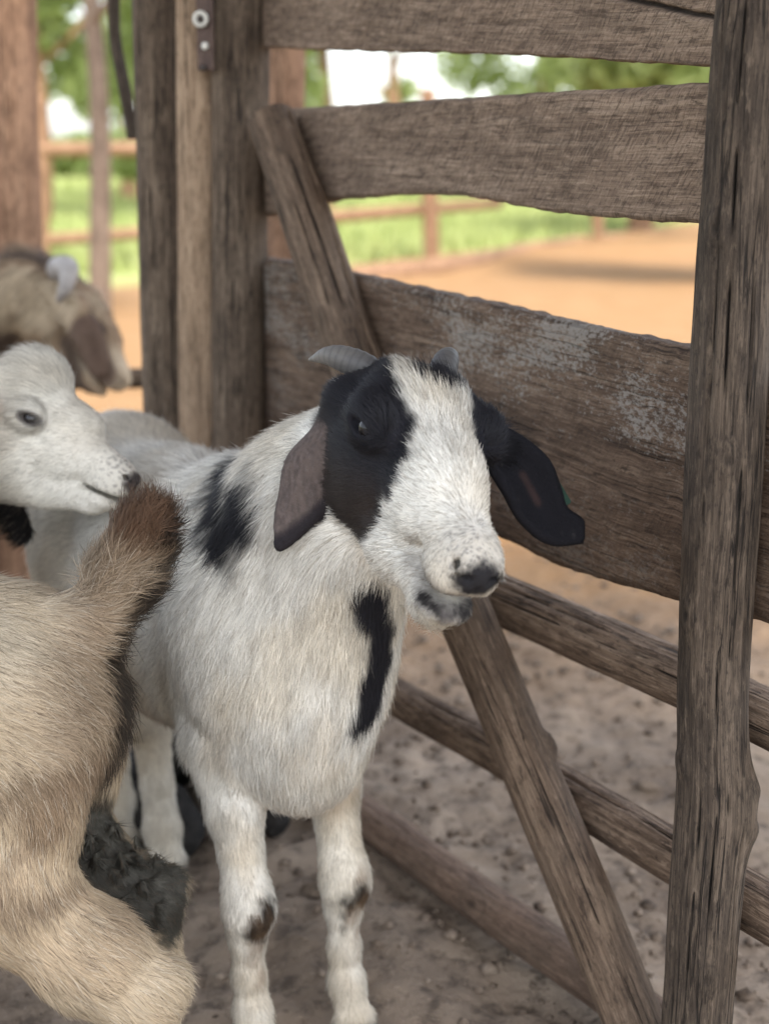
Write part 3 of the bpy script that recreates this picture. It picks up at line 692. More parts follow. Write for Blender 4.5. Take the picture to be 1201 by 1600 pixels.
def patch(p, d, r, soft, nf=60, na=0.5, seed=0):      # 1 inside a patch, ragged rim
    return 1 - sstep(r - soft, r + soft, d + (fbm(p * nf, seed, 3) - 0.5) * 2 * na * soft * 2)
def eyeball(c, r, look, up, parent, iris=(0.10, 0.065, 0.03), name='eye'):
    look = nrm(look); up = nrm(up - look * np.dot(up, look)); side = np.cross(up, look); n, m = 24, 16
    V, col = [], []
    for i in range(m + 1):
        a = math.pi * i / m
        for j in range(n):
            b = 2 * math.pi * j / n; d = look * math.cos(a) + (side * math.cos(b) + up * math.sin(b)) * math.sin(a)
            V.append(c + d * r); x, y = math.sin(a) * math.cos(b), math.sin(a) * math.sin(b)
            front = math.cos(a) > 0
            if front and abs(x) < 0.42 and abs(y) < 0.15: col.append((0.004, 0.004, 0.005, 1))
            elif front and a < 0.95: col.append((*iris, 1))
            else: col.append((0.03, 0.025, 0.022, 1))
    F = [(i * n + j, i * n + (j + 1) % n, (i + 1) * n + (j + 1) % n, (i + 1) * n + j) for i in range(m) for j in range(n)]
    if 'eye' not in M:
        t = NT('wet eye'); t.col(t.attr('coat').outputs['Color']); t.rough(0.06); t.bsdf.inputs['Specular IOR Level'].default_value = 0.45; M['eye'] = t.m
    return mesh_obj(name, V, F, M['eye'], parent, True, attrs={'coat': ('FLOAT_COLOR', np.array(col))})
def horn(name, pts, rs, mat, parent, seed=3):
    cv = spline([[*p, r] for p, r in zip(pts, rs)], 40); ctr = cv[:, :3]; T, U, W = frame_along(ctr); nc = 20
    th = np.linspace(0, 2 * np.pi, nc, endpoint=False); s = np.linspace(0, 1, 40)
    r = cv[:, 3] * (1 + 0.035 * np.sin(s * 75) * (1 - s) + .05 * (fbm(np.stack([s * 30, s * 0, s * 0], -1), seed, 3) - .5))
    V = (ctr[:, None] + (r[:, None] * np.cos(th))[..., None] * U[:, None] + (r[:, None] * np.sin(th))[..., None] * W[:, None]).reshape(-1, 3)
    i = np.arange(40 * nc).reshape(40, nc); F = [tuple(int(z) for z in q) for q in np.stack([i[:-1], np.roll(i[:-1], -1, 1), np.roll(i[1:], -1, 1), i[1:]], -1).reshape(-1, 4)]
    F.append(tuple(int(z) for z in i[-1])); F.append(tuple(int(z) for z in i[0][::-1]))
    return mesh_obj(name, V, F, mat, parent, True, attrs={'along': ('FLOAT', np.repeat(s, nc))})
t = NT('grey horn'); nn = t.noise(t.mapping(t.node('ShaderNodeTexCoord').outputs['Object'], (60, 60, 60)), 1.0, 4, 0.6)
hb = t.mix(t.ramp(t.attr('along').outputs['Fac'], [(0.2, 0.0), (0.9, 1.0)]), (0.055, 0.054, 0.055), (0.17, 0.16, 0.145)); rings = t.math('SINE', t.math('ADD', t.math('MULTIPLY', t.attr('along').outputs['Fac'], 85.0), t.math('MULTIPLY', nn, 4.0))); t.col(t.mix(t.ramp(rings, [(0.0, 0.0), (1.0, 0.28)]), t.mix(t.ramp(nn, [(0.35, 0.5), (0.6, 0.0)]), hb, (0.055, 0.055, 0.06)), (0.035, 0.033, 0.033))); t.rough(0.5); t.normal(t.bump(nn, 0.3, 0.002)); M['horn'] = t.m

# ------------------------------------------------------------------ the spotted goat (white, black round the eyes)
GO = np.array([-0.103, 1.585, 0.0]); GF = np.array([0.51, -0.86, 0.0]); GF /= np.linalg.norm(GF); GL = np.array([-GF[1], GF[0], 0.0])
def g1(f, l, z): return GO + GF * f + GL * l + np.array([0, 0, z])
GA = np.stack([GF, GL, [0, 0, 1.0]])
S = Sdf(g1(-.3, 0, 0) * [1, 1, 0] + [-.42, -.62, -.03], g1(-.3, 0, 0) * [1, 1, 0] + [.66, .48, .90], 0.0030)
S.ell(g1(-.30, 0, .52), (.33, .128, .165), GA, .04); S.ell(g1(-.05, 0, .50), (.155, .092, .185), GA, .05)
S.ell(g1(.015, 0, .44), (.085, .072, .115), GA, .045); S.ell(g1(-.52, 0, .555), (.145, .122, .145), GA, .05)
S.ell(g1(-.30, 0, .46), (.24, .122, .125), GA, .05); S.ell(g1(-.10, 0, .66), (.10, .045, .05), GA, .05)
for sd_ in (-1, 1): S.cone(g1(-.11, sd_ * .055, .64), g1(-.005, sd_ * .082, .47), .028, .034, .025)      # shoulder blades
def gpt(px, py):
    d = ray(px, py); return np.array([0, 0, CAM_H]) - d * (CAM_H / d[2])
HFOOT = {-1: gpt(262, 1372), 1: gpt(192, 1330)}
for sd_ in (-1, 1):
    l = sd_ * .064
    S.ell(g1(-.05, sd_ * .072, .47), (.075, .036, .13), GA, .035)
    S.chain([g1(-.045, sd_ * .070, .40), g1(-.030, l, .32), g1(-.005, l, .225), g1(.0, l, .20)], [.047, .030, .0235, .0270], .018)
    S.chain([g1(.0, l, .20), g1(-.004, l, .17), g1(-.002, l, .115), g1(.004, l * .98, .072)], [.0265, .0205, .0170, .0205], .014)
    S.chain([g1(.004, l, .072), g1(.020, l, .030)], [.0205, .0210], .012); S.ell(g1(.008, l, .208), (.020, .024, .034), GA, .014)
    for c in (-1, 1): S.chain([g1(.022, l + c * .0125, .030), g1(.036, l + c * .013, .006)], [.0145, .0135], .006)
    h = sd_ * .078; foot = HFOOT[sd_]; ff = (foot - GO) @ GF; fl_ = (foot - GO) @ GL          # hind legs, the near one a step ahead
    hk = g1(ff - .045, fl_, .225)
    S.ell(g1(-.52, sd_ * .078, .46), (.105, .045, .15), GA, .05)
    S.chain([g1(-.50, h, .40), g1(-.47, h * .9, .34), hk], [.070, .056, .029], .03)
    S.chain([hk, g1(ff - .028, fl_, .14), g1(ff - .014, fl_, .075)], [.029, .0225, .026], .012)
    S.chain([g1(ff - .014, fl_, .075), g1(ff, fl_, .030)], [.026, .024], .012)
    for c in (-1, 1): S.chain([g1(ff + .002, fl_ + c * .013, .030), g1(ff + .018, fl_ + c * .0135, .006)], [.0155, .0145], .006)
S.chain([g1(-.64, 0, .62), g1(-.70, 0, .60), g1(-.72, 0, .50)], [.03, .024, .012], .02)
HX = camvec(.30, -.51, .80); HZ = camvec(.27, .82, .44)
H1 = Frame(P(601, 647, 1.50), HX, HZ, 1.285)
S.chain([g1(-.02, 0, .56), (g1(-.02, 0, .56) + H1.p(-1, 0, -3)) / 2 + [0, 0, .012], H1.p(0.5, 0, -2.5)], [.125, .092, .066], .05)
S.chain([g1(.03, 0, .50), H1.p(2.5, 0, -5.0)], [.09, .048], .04)
goat_head(S, H1, mouth=0.75, brow=0.5, slim=0.85)
S.cone(H1.p(.5, .3, 5.9), H1.p(5.0, .2, 6.8), .7 * H1.s, .4 * H1.s, 1.3 * H1.s, 'c')      # furrow between the horns
# ears: the near one hangs, the far one is flung out
def ear_rows(root, axis_pts, widths, cup, side_dir, nrm_dir):
    rows = []
    for p, w, cu in zip(axis_pts, widths, cup):
        rows.append([p + side_dir * w * u + nrm_dir * (cu * w * (u * u)) for u in np.linspace(-1, 1, 7)])
    return rows
def ear(pts, dirs, widths, cups, nd):
    rows = []
    for p, dv, w, cu, nv in zip(pts, dirs, widths, cups, nd):
        rows.append([p + dv * w * u + nv * (cu * w * u * u) for u in np.linspace(-1, 1, 7)])
    return rows
e = lambda px, py, Y: P(px, py, Y)
cr = camvec(1, 0, 0.25); ct_ = camvec(-.25, .1, 1)
near_ear = ear([e(548, 634, 1.490), e(517, 660, 1.465), e(493, 708, 1.448), e(481, 760, 1.446), e(476, 797, 1.446), e(474, 822, 1.444)],
               [camvec(.75, .65, .1), camvec(.90, .40, .2), camvec(.98, .14, .2), camvec(.98, .16, .15), camvec(.90, .42, .1), camvec(.735, .675, .0)],
               [.014, .026, .0295, .030, .0295, .0295], [-.35, -.45, -.25, -.30, -.05, .1], [camvec(-.5, .3, .8)] * 6)
S.sheet(near_ear, .0040, .004); S.chain(list(near_ear[5][:4]) + [near_ear[5][5]], [.0062, .0058, .0055, .005, .0045], .004)
S.cone(H1.p(1.5, -4.2, 1.5), e(525, 668, 1.485), .022, .014, .02)
far_ear = ear([e(752, 690, 1.535), e(785, 715, 1.540), e(815, 750, 1.540), e(838, 792, 1.540), e(868, 822, 1.535), e(903, 829, 1.530)],
              [camvec(-.55, -.75, .3), camvec(-.62, -.70, .35), camvec(-.78, -.55, .3), camvec(-.72, -.62, .3), camvec(-.35, -.9, .2), camvec(.0, -1, 0)],
              [.018, .023, .0275, .0255, .0175, .009], [.35, .4, .4, .35, .2, .1], [camvec(.3, .3, .9)] * 6)
S.sheet(far_ear, .0042, .004)
S.cone(H1.p(1.5, 4.2, 1.5), e(758, 695, 1.535), .020, .014, .02)
V1, F1 = S.mesh()
def ear_pts(rows):
    G = np.stack([spline(np.asarray(r), 9) for r in rows], 0); return np.stack([spline(G[:, j], 14) for j in range(9)], 1).reshape(-1, 3)
def ear_d(p, pts):
    out = np.full(len(p), 9.0); c = pts.mean(0); near = np.linalg.norm(p - c, axis=1) < .16; q = p[near]
    if len(q): out[near] = np.sqrt(np.min([((q - e_) ** 2).sum(1) for e_ in pts], 0))
    return out
NE, FE = ear_pts(near_ear), ear_pts(far_ear)
def pick(V, px, py, tol=7.0):          # where the body's surface is met at a pixel of the photograph
    d = V - np.array([0, 0, CAM_H]); zc = d @ -CT; ux = 600.5 + FPX * (d @ CR) / zc; uy = 800 - FPX * (d @ CU) / zc
    m = np.hypot(ux - px, uy - py) < tol
    return V[m][np.argmin(zc[m])] if m.any() else P(px, py, 1.55)
SP1 = [pick(V1, 345, 745), pick(V1, 335, 790), pick(V1, 345, 835), pick(V1, 372, 790)]
HB1 = pick(V1, 690, 580); HB0 = pick(V1, 575, 585)
VB1 = V1[np.linalg.norm(H1.inv(V1) - [10, 0, -2], axis=1) > 11.5]
NK1 = [pick(VB1, 572, 905, 9), pick(VB1, 588, 940, 12), pick(VB1, 606, 985, 12), pick(VB1, 606, 1040, 14), pick(VB1, 590, 1100, 12), pick(VB1, 580, 1125, 12)]
def head_flow(f, p, N):
    h = f.inv(p); d = h - np.array([20.0, 0, 2.0]); return nrm(d) @ f.A
tuft = [H1.p(4.5, 0, 5.5)]
def coat1(p, rg=None):
    h = H1.inv(p); n = len(p)
    c = np.tile(np.array([0.75, 0.73, 0.665]), (n, 1))
    c = blend(c, (0.62, 0.55, 0.43), 0.6 * sstep(.45, .7, fbm(p * 9, 3, 3))); c = blend(c, (0.50, 0.41, 0.29), .45 * sstep(.48, .68, fbm(p * [16, 16, 10], 4, 4)) * (1 - sstep(.40, .62, p[:, 2])))
    big = fbm(p * 22, 8, 3)
    c = c * (0.86 + 0.28 * big)[:, None]
    body = 1 - sstep(26, 32, np.linalg.norm(h - [8, 0, 0], axis=1))
    black = np.array([0.013, 0.013, 0.017]); brown = np.array([0.085, 0.063, 0.052])
    # black cheek and eye patches, black horn bases
    for y in (-1, 1):
        q = h - np.array([7.8, 4.8 * y, 1.2]); d = np.sqrt((q[:, 0] / 1.18) ** 2 + (q[:, 1] / 1.0) ** 2 + (q[:, 2] / 1.0) ** 2)
        w = patch(p, d, 4.7, .45, 70, .9, 11)
        q2 = h - np.array([8.3, 5.4 * y, -3.3]); d2 = np.sqrt((q2[:, 0] / 1.0) ** 2 + (q2[:, 1] / 1.0) ** 2 + (q2[:, 2] / 1.15) ** 2)
        w = np.maximum(w, patch(p, d2, 3.7, .35, 90, .6, 12))
        d3 = chain_d(h, [np.array([6.5, 4.6 * y, 3.0]), np.array([3.0, 4.0 * y, 4.4]), np.array([1.0, 2.9 * y, 5.4])])
        w = np.maximum(w, patch(p, d3, 3.0, .35, 90, .6, 13))
        w = np.maximum(w, patch(p, chain_d(h, [np.array([6, 5.6 * y, 1.0]), np.array([2.0, 5.8 * y, 0.0]), np.array([3.0, 5.4 * y, -3.5])]), 3.2, .35, 90, .6, 16))
        lo = 1 - sstep(-4.0, 1.0, h[:, 2])
        c = blend(c, black, w); c = blend(c, (0.034, 0.026, 0.022), w * lo * 0.9)
    for hb in (HB0, HB1): c = blend(c, black, patch(p, np.linalg.norm(p - hb, axis=1), .027, .006, 90, .8, 14))
    # ears
    we = 1 - sstep(.009, .013, ear_d(p, NE))
    c = blend(c, (0.11, 0.087, 0.078), we); c = blend(c, (0.055, 0.045, 0.045), we * .55 * sstep(.46, .60, fbm(p * [420, 420, 40], 44, 3))); c = blend(c, (0.17, 0.14, 0.13), we * .35 * sstep(.52, .70, fbm(p * [900, 900, 120], 45, 2)))
    rim = np.minimum(chain_d(p, [r[6] for r in near_ear[2:]]), chain_d(p, list(near_ear[5])))
    c = blend(c, (0.022, 0.019, 0.022), we * (1 - sstep(.0075, .0145, rim)))
    c = blend(c, (0.035, 0.028, 0.026), (1 - sstep(.026, .058, np.linalg.norm(p - near_ear[0][3], axis=1))) * (h[:, 1] < -2.8))
    pk = (1 - sstep(.004, .010, seg_d(p, FE[9 * 5 + 4], FE[9 * 8 + 4]))); wf = np.maximum(1 - sstep(.009, .014, ear_d(p, FE)), (1 - sstep(.03, .05, np.linalg.norm(p - far_ear[0][3], axis=1))) * (h[:, 1] > 3.0)); c = blend(c, black * 0.9, wf); c = blend(c, (0.075, 0.045, 0.04), wf * pk)
    # muzzle: fine speckles, dark nose and lips
    dn2 = np.linalg.norm((h - [21, 0, 0]) / [4.6, 4, 4], axis=1); sp = sstep(.60, .72, fbm(p * 800, 15, 2)) * (1 - sstep(.35, 1.05, dn2)); c = blend(c, (0.09, 0.085, 0.085), sp * .8)
    c = blend(c, (0.30, 0.285, 0.27), (1 - sstep(.3, 1.0, dn2)) * .35)
    dn = np.linalg.norm((h - [22.2, 0, -1.2]) / [1.4, 1.85, 1.45], axis=1); c = blend(c, (0.020, 0.019, 0.021), 1 - sstep(.75, 1.3, dn + .5 * (fbm(p * 300, 5, 2) - .5)))
    for y in (-1, 1):
        dl = chain_d(h, [np.array([16.3, 2.9 * y, -3.5]), np.array([17.8, 2.8 * y, -3.8]), np.array([20.3, 2.2 * y, -4.3]), np.array([21.6, 0, -4.45])])
        dl = np.minimum(dl, .45 + chain_d(h, [np.array([19.0, 2.0 * y, -5.0]), np.array([20.8, .8 * y, -5.2])]))
        c = blend(c, (0.16, 0.145, 0.135), .7 * (1 - sstep(.8, 2.3, dl + .9 * (fbm(p * 160, 7, 2) - .5))))
        c = blend(c, (0.020, 0.018, 0.018), 1 - sstep(.6, 1.35, dl + .7 * (fbm(p * 220, 6, 2) - .5)))
    # black on the shoulder and down the far side of the neck
    c = blend(c, black, patch(p, chain_d(p, SP1), .035, .017, 38, 1.0, 21))
    c = blend(c, black, patch(p, chain_d(p, NK1), .022, .007, 60, .9, 23) * (np.linalg.norm(h - [10, 0, -2], axis=1) > 9.5))
    # stained knees, brisket, feet
    loz = 1 - sstep(.05, .33, p[:, 2]); c = blend(c, (0.46, 0.39, 0.29), loz * (0.25 + .5 * fbm(p * 25, 26, 3)))
    br = np.linalg.norm((p - g1(.0, .03, .345)) / [1.4, 1.4, 1], axis=1); c = blend(c, (0.40, 0.27, 0.16), .55 * (1 - sstep(.02, .075, br)))
    c = blend(c, (0.33, 0.22, 0.15), .5 * (1 - sstep(.02, .06, np.abs(p[:, 2] - .335))) * ((p - GO) @ GF < -.08))
    c = blend(c, (0.07, 0.06, 0.05), 1 - sstep(.018, .04, p[:, 2]))
    for l in (-.064, .064):
        c = blend(c, (0.010, 0.007, 0.005), patch(p, np.linalg.norm((p - g1(.036, l + .004, .192)) / [1, 1, 1.35], axis=1), .022, .013, 60, 1.0, 25)); c = blend(c, (0.20, 0.13, 0.08), .6 * patch(p, np.linalg.norm((p - g1(.03, l + .01, .16)) / [1, 1, 2.2], axis=1), .022, .012, 50, 1.0, 28))
    if rg is not None:
        v = 0.70 + 0.52 * rg.random(n); st = fbm(p * [60, 60, 22], 51, 2); c = c * v[:, None] * (0.74 + .5 * st)[:, None]
        c = blend(c, (0.26, 0.21, 0.15), (rg.random(n) < .11 + .12 * (np.linalg.norm(h - [9, 0, 2], axis=1) < 11)) * .6 * (c[:, 0] > .3))
    return np.clip(c, 0, 1)
def flow1(p, N):
    h = H1.inv(p); hw = (1 - sstep(4.0, 8.5, np.linalg.norm((h - [9, 0, 0]) / [1.6, 1, 1], axis=1) - 4))[:, None]
    fl = (p - GO) @ GF; ll = (p - GO) @ GL; z = p[:, 2]
    away = nrm(p - H1.p(1, 0, -1)); back = nrm(-GF + np.array([0, 0, -.55])); down = np.array([0, 0, -1.0])
    body = np.tile(back, (len(p), 1))
    nk = (sstep(-.22, -.05, fl) * sstep(.30, .42, z))[:, None]; body = body * (1 - nk) + nk * nrm(away + 0.7 * down)
    leg = (1 - sstep(.33, .44, z))[:, None]; body = body * (1 - leg) + leg * down
    d = body * (1 - hw) + hw * head_flow(H1, p, N)
    for rows in (near_ear, far_ear):
        we = (1 - sstep(.008, .013, ear_d(p, NE if rows is near_ear else FE)))[:, None]; ax_ = nrm(rows[5][3] - rows[1][3]); d = d * (1 - we) + we * ax_
    return d
def len1(p):
    h = H1.inv(p); L = np.full(len(p), .026); fl = (p - GO) @ GF
    L = L + .008 * sstep(.55, .68, p[:, 2]) * sstep(-.5, -.1, fl)                     # ruff on the neck
    hw = 1 - sstep(6, 15, np.linalg.norm(h - [12, 0, 0], axis=1)); L = L * (1 - hw) + hw * .0135
    L = np.where(h[:, 0] > 14, np.minimum(L, np.interp(h[:, 0], [14, 21.5], [.0125, .0065])), L)
    top = (1 - sstep(2.5, 6.0, np.linalg.norm(h - [4.5, 0, 5.0], axis=1))); L = L + .014 * top; L = L + .014 * (1 - sstep(1.2, 2.6, np.linalg.norm(h - [18.0, 0, -7.0], axis=1)))
    for rows in (NE, FE): L = np.where(ear_d(p, rows) < .011, .0042, L)
    L = np.minimum(L, .010 + .25 * np.maximum(0, np.linalg.norm(p - near_ear[0][3], axis=1) - .035))
    L = L * (0.46 + .54 * sstep(.22, .42, p[:, 2])) * (1 + (.68 * fbm(p * 17, 71, 3) - .34) * sstep(.30, .42, p[:, 2])); return L
def dens1(p):
    h = H1.inv(p); d = 1.0 + 1.8 * (1 - sstep(14, 22, np.linalg.norm(h - [9, 0, 0], axis=1)))
    for rows in (NE, FE): d = np.where(ear_d(p, rows) < .011, 2.4, d)
    d = d * np.where(p[:, 2] < .03, 0, 1.0) + .8 * (p[:, 2] < .33) * (p[:, 2] > .03)
    nose = np.linalg.norm((h - [22.4, 0, -1.2]) / [1.2, 1.6, 1.2], axis=1) < 1; d = np.where(nose, 0.0, d)
    for y in (-1, 1):
        d = np.where(np.linalg.norm((h - [8.7, 5.6 * y, 2.75]) / [1.6, 1.2, .9], axis=1) < 1, 0, d)
        d = np.where(chain_d(h, [np.array([16.3, 2.9 * y, -3.5]), np.array([17.8, 2.8 * y, -3.8]), np.array([20.3, 2.2 * y, -4.3]), np.array([21.6, 0, -4.45])]) < .45, 0, d)
    far = (p - GO) @ GL > .06; return d * np.where(far & (p[:, 0] < 0), .55, 1.0)
goat1 = mesh_obj('goat', V1, F1, M['skin'], None, True, origin=GO, attrs={'coat': ('FLOAT_COLOR', np.concatenate([coat1(V1), np.ones((len(V1), 1))], 1))})
tag(goat1, 'white goat with black cheeks, drooping ears and short horns beside the plank fence', 'goat', 'goats in the pen')
horn('horn', [e(598, 600, 1.495), e(576, 580, 1.490), e(548, 565, 1.492), e(515, 556, 1.500), e(483, 562, 1.512)], [.013, .0155, .0145, .0105, .0015], M['horn'], goat1)
horn('horn', [e(682, 606, 1.480), e(690, 584, 1.487), e(696, 566, 1.497), e(702, 557, 1.515), e(708, 558, 1.54)], [.013, .0150, .0135, .0095, .0015], M['horn'], goat1)
for y in (-1, 1):
    eyeball(H1.p(8.7, 4.78 * y, 2.75), 0.98 * H1.s, H1.y * y + H1.x * .25 + H1.z * .1, H1.z, goat1, iris=(.006, .005, .005))  # near-black iris: the shade over the eye is put into its colour
tq = [e(846, 722, 1.553), e(862, 738, 1.556), e(884, 786, 1.556), e(870, 796, 1.553)]; tc = np.mean(tq, 0); tu = nrm(tq[2] - tq[0]); tv = nrm(tq[1] - tq[0] - tu * np.dot(tq[1] - tq[0], tu)); tg = box_mesh('ear_tag', tc, (tu, tv, np.cross(tu, tv)), (.026, .0085, .0012), flat_mat('green tag', (0.035, 0.075, 0.055), .4), goat1, .001)
tg['label'] = 'dark green plastic ear tag'
grow('fur', goat1, V1, F1, 250000, dens1, len1, flow1, coat1, seed=101)

# ------------------------------------------------------------------ the tan goat in front, seen from behind, tail raised
TB = P(150, 948, 1.42); TO = np.array([TB[0], TB[1], 0.0]); TF = nrm(np.array([-1.0, 0.10, 0])); TL = np.array([-TF[1], TF[0], 0.0])
def g2(f, l, z): return TO + TF * f + TL * l + np.array([0, 0, z])
TA = np.stack([TF, TL, [0, 0, 1.0]])
S = Sdf(np.array([TO[0] - .96, 1.17, -.03]), np.array([TO[0] + .20, 1.70, .86]), 0.0034)
zt = TB[2]
S.ell(g2(.115, 0, zt - .105), (.135, .105, .125), TA, .05); S.ell(g2(.24, 0, zt - .085), (.15, .085, .105), TA, .05)
S.ell(g2(.42, 0, zt - .14), (.30, .135, .165), TA, .05); S.ell(g2(.70, 0, zt - .13), (.14, .105, .17), TA, .05)
S.chain([g2(.74, 0, zt - .10), g2(.88, 0, zt + .03)], [.10, .075], .05)
for sd_ in (-1, 1):
    h = .078 * sd_
    S.ell(g2(.115, h * .95, zt - .17), (.115, .048, .150), TA, .05)
    if sd_ > 0:
        S.chain([g2(.16, h, zt - .17), g2(.17, h * 1.05, .41), g2(.09, h, .338), g2(.0, h, .264), g2(-.05, h, .225)], [.085, .078, .058, .048, .040], .03)
        S.chain([g2(-.05, h, .225), g2(-.078, h, .240)], [.034, .022], .02)
        S.chain([g2(-.055, h, .225), g2(-.055, h, .13), g2(-.03, h, .07), g2(-.01, h, .025)], [.038, .026, .027, .026], .014)
    else:
        S.chain([g2(.16, h, zt - .17), g2(.20, h * 1.05, .36), g2(.08, h, .305), g2(-.015, h, .242)], [.085, .075, .055, .037], .03)
        S.chain([g2(-.015, h, .242), g2(-.042, h, .262)], [.032, .022], .02)
        S.chain([g2(-.02, h, .24), g2(-.03, h, .14), g2(-.02, h, .07), g2(0, h, .025)], [.034, .025, .026, .026], .014)
    S.chain([g2(.68, h * .9, .36), g2(.69, h * .85, .22), g2(.69, h * .85, .06), g2(.70, h * .85, .02)], [.05, .03, .024, .026], .03)
TT = [g2(.01, 0, zt - .015), P(186, 908, 1.42), P(208, 862, 1.415), P(222, 826, 1.41), P(228, 806, 1.405)]
S.chain(TT, [.035, .021, .0135, .010, .007], .03)
mat_dung = [g2(.045, -.05, .345), g2(.0, -.05, .305), g2(-.035, -.055, .255)]
rq = np.random.default_rng(55); md = np.array(mat_dung)
for k in range(90):                                                  # clots of dried mud in the hair
    q = rq.random() * 2; i_ = min(int(q), 1); c_ = md[i_] + (md[i_ + 1] - md[i_]) * (q - i_) + rq.normal(size=3) * [.012, .020, .015]
    if S.val(c_[None])[0] < .010: S.ell(c_, np.array([.002, .002, .005]) + .004 * rq.random(3), None, .004)
V2, F2 = S.mesh()
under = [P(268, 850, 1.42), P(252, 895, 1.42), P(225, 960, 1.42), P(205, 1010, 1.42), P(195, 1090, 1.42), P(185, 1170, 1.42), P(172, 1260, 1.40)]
def coat2(p, rg=None):
    n = len(p); c = np.tile(np.array([0.46, 0.36, 0.245]), (n, 1))
    f = (p - TO) @ TF; z = p[:, 2]
    c = blend(c, (0.56, 0.49, 0.375), .8 * sstep(.50, .60, z) * sstep(-.02, .06, f))
    c = blend(c, (0.50, 0.41, 0.29), .7 * sstep(.47, .6, fbm(p * 7, 91, 3)))
    # brown bands across the thigh
    q = fbm(p * [9, 9, 16], 93, 3); c = blend(c, (0.155, 0.10, 0.06), .62 * sstep(.48, .66, q) * (1 - sstep(.05, .15, np.abs(z - .40))) * (1 - sstep(.10, .24, np.abs(f - .06))))
    c = blend(c, (0.17, 0.115, 0.075), .55 * (1 - sstep(.0, .06, f)) * sstep(.40, .46, z))
    dt = chain_d(p, TT[1:]); tip = sstep(P(0, 880, 1.42)[2], P(0, 825, 1.42)[2], z) * (1 - sstep(.05, .07, dt))
    c = blend(c, (0.115, 0.062, 0.036), .92 * tip)
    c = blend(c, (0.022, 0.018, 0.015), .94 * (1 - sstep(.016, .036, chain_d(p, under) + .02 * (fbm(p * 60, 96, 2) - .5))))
    c = blend(c, (0.030, 0.031, 0.027), .96 * patch(p, chain_d(p, mat_dung), .050, .014, 50, 1.1, 97)); c = blend(c, (0.10, 0.095, 0.08), .5 * patch(p, chain_d(p, mat_dung), .034, .010, 50, 1.1, 97) * sstep(.5, .66, fbm(p * 130, 99, 3)))
    c = c * (.8 + .4 * fbm(p * [30, 30, 30], 98, 3))[:, None]
    if rg is not None:
        c = c * (.70 + .6 * rg.random(n))[:, None]; c = blend(c, (0.09, 0.06, 0.04), (rg.random(n) < .10) * .7); c = blend(c, (0.60, 0.54, 0.44), (rg.random(n) < .10) * .5 * (c[:, 0] > .2))
    return np.clip(c, 0, 1)
def flow2(p, N):
    f = (p - TO) @ TF; z = p[:, 2]; n = len(p)
    d = np.tile(nrm(-TF + np.array([0, 0, -.45])), (n, 1)); w = (1 - sstep(zt - .20, zt - .08, z))[:, None]
    d = d * (1 - w) + w * np.array([0, 0, -1.0]); w = ((1 - sstep(.30, .36, z)) * (1 - sstep(.2, .3, f)))[:, None]
    d = d * (1 - w) + w * nrm(-TF * .8 + np.array([0, 0, -.6])); w = (1 - sstep(.16, .22, z))[:, None]; d = d * (1 - w) + w * np.array([0, 0, -1.0])
    tw = (1 - sstep(.035, .06, chain_d(p, TT[1:])))[:, None] * sstep(zt - .02, zt + .02, z)[:, None]
    out = p - (TT[2] + 0.0); d = d * (1 - tw) + tw * nrm(nrm(TT[-1] - TT[1]) + 9.0 * (N * .12))
    return d
def len2(p):
    L = np.full(len(p), .024); tw = (1 - sstep(.035, .06, chain_d(p, TT[1:]))) * sstep(zt - .01, zt + .03, p[:, 2]); L = L * (1 - tw) + tw * .033
    und = 1 - sstep(.02, .045, chain_d(p, under)); L = np.maximum(L, und * .034); L = np.where(chain_d(p, mat_dung) < .045, .016, L); return L * (.55 + .45 * sstep(.15, .3, p[:, 2]))
def dens2(p):
    f = (p - TO) @ TF; d = np.where(f > .42, .12, 1.0) * np.where(p[:, 2] < .06, .1, 1) * np.where(chain_d(p, mat_dung) < .045, 1.3, 1); return d * np.where((p - TO) @ TL < -.09, .6, 1.0) * (1 + 1.6 * (chain_d(p, TT[1:]) < .05))
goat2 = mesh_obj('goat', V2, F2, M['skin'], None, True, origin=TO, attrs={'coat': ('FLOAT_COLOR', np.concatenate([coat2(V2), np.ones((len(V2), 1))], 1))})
tag(goat2, 'tan goat nearest the camera showing its rump, raised brown tail and muddy hind leg', 'goat', 'goats in the pen')
grow('fur', goat2, V2, F2, 130000, dens2, len2, flow2, coat2, seed=202, width=.00027, clump=lambda p: .35 + .45 * (1 - sstep(.035, .055, chain_d(p, TT[1:]))) * sstep(zt, zt + .03, p[:, 2]) + .3 * (1 - sstep(.02, .05, chain_d(p, under))) + 1.3 * (1 - sstep(.03, .05, chain_d(p, mat_dung))), lift=lambda p: (.28 + .36 * (1 - sstep(.035, .055, chain_d(p, TT[1:]))) * sstep(zt, zt + .04, p[:, 2]) + .5 * (1 - sstep(.02, .05, chain_d(p, under)))))

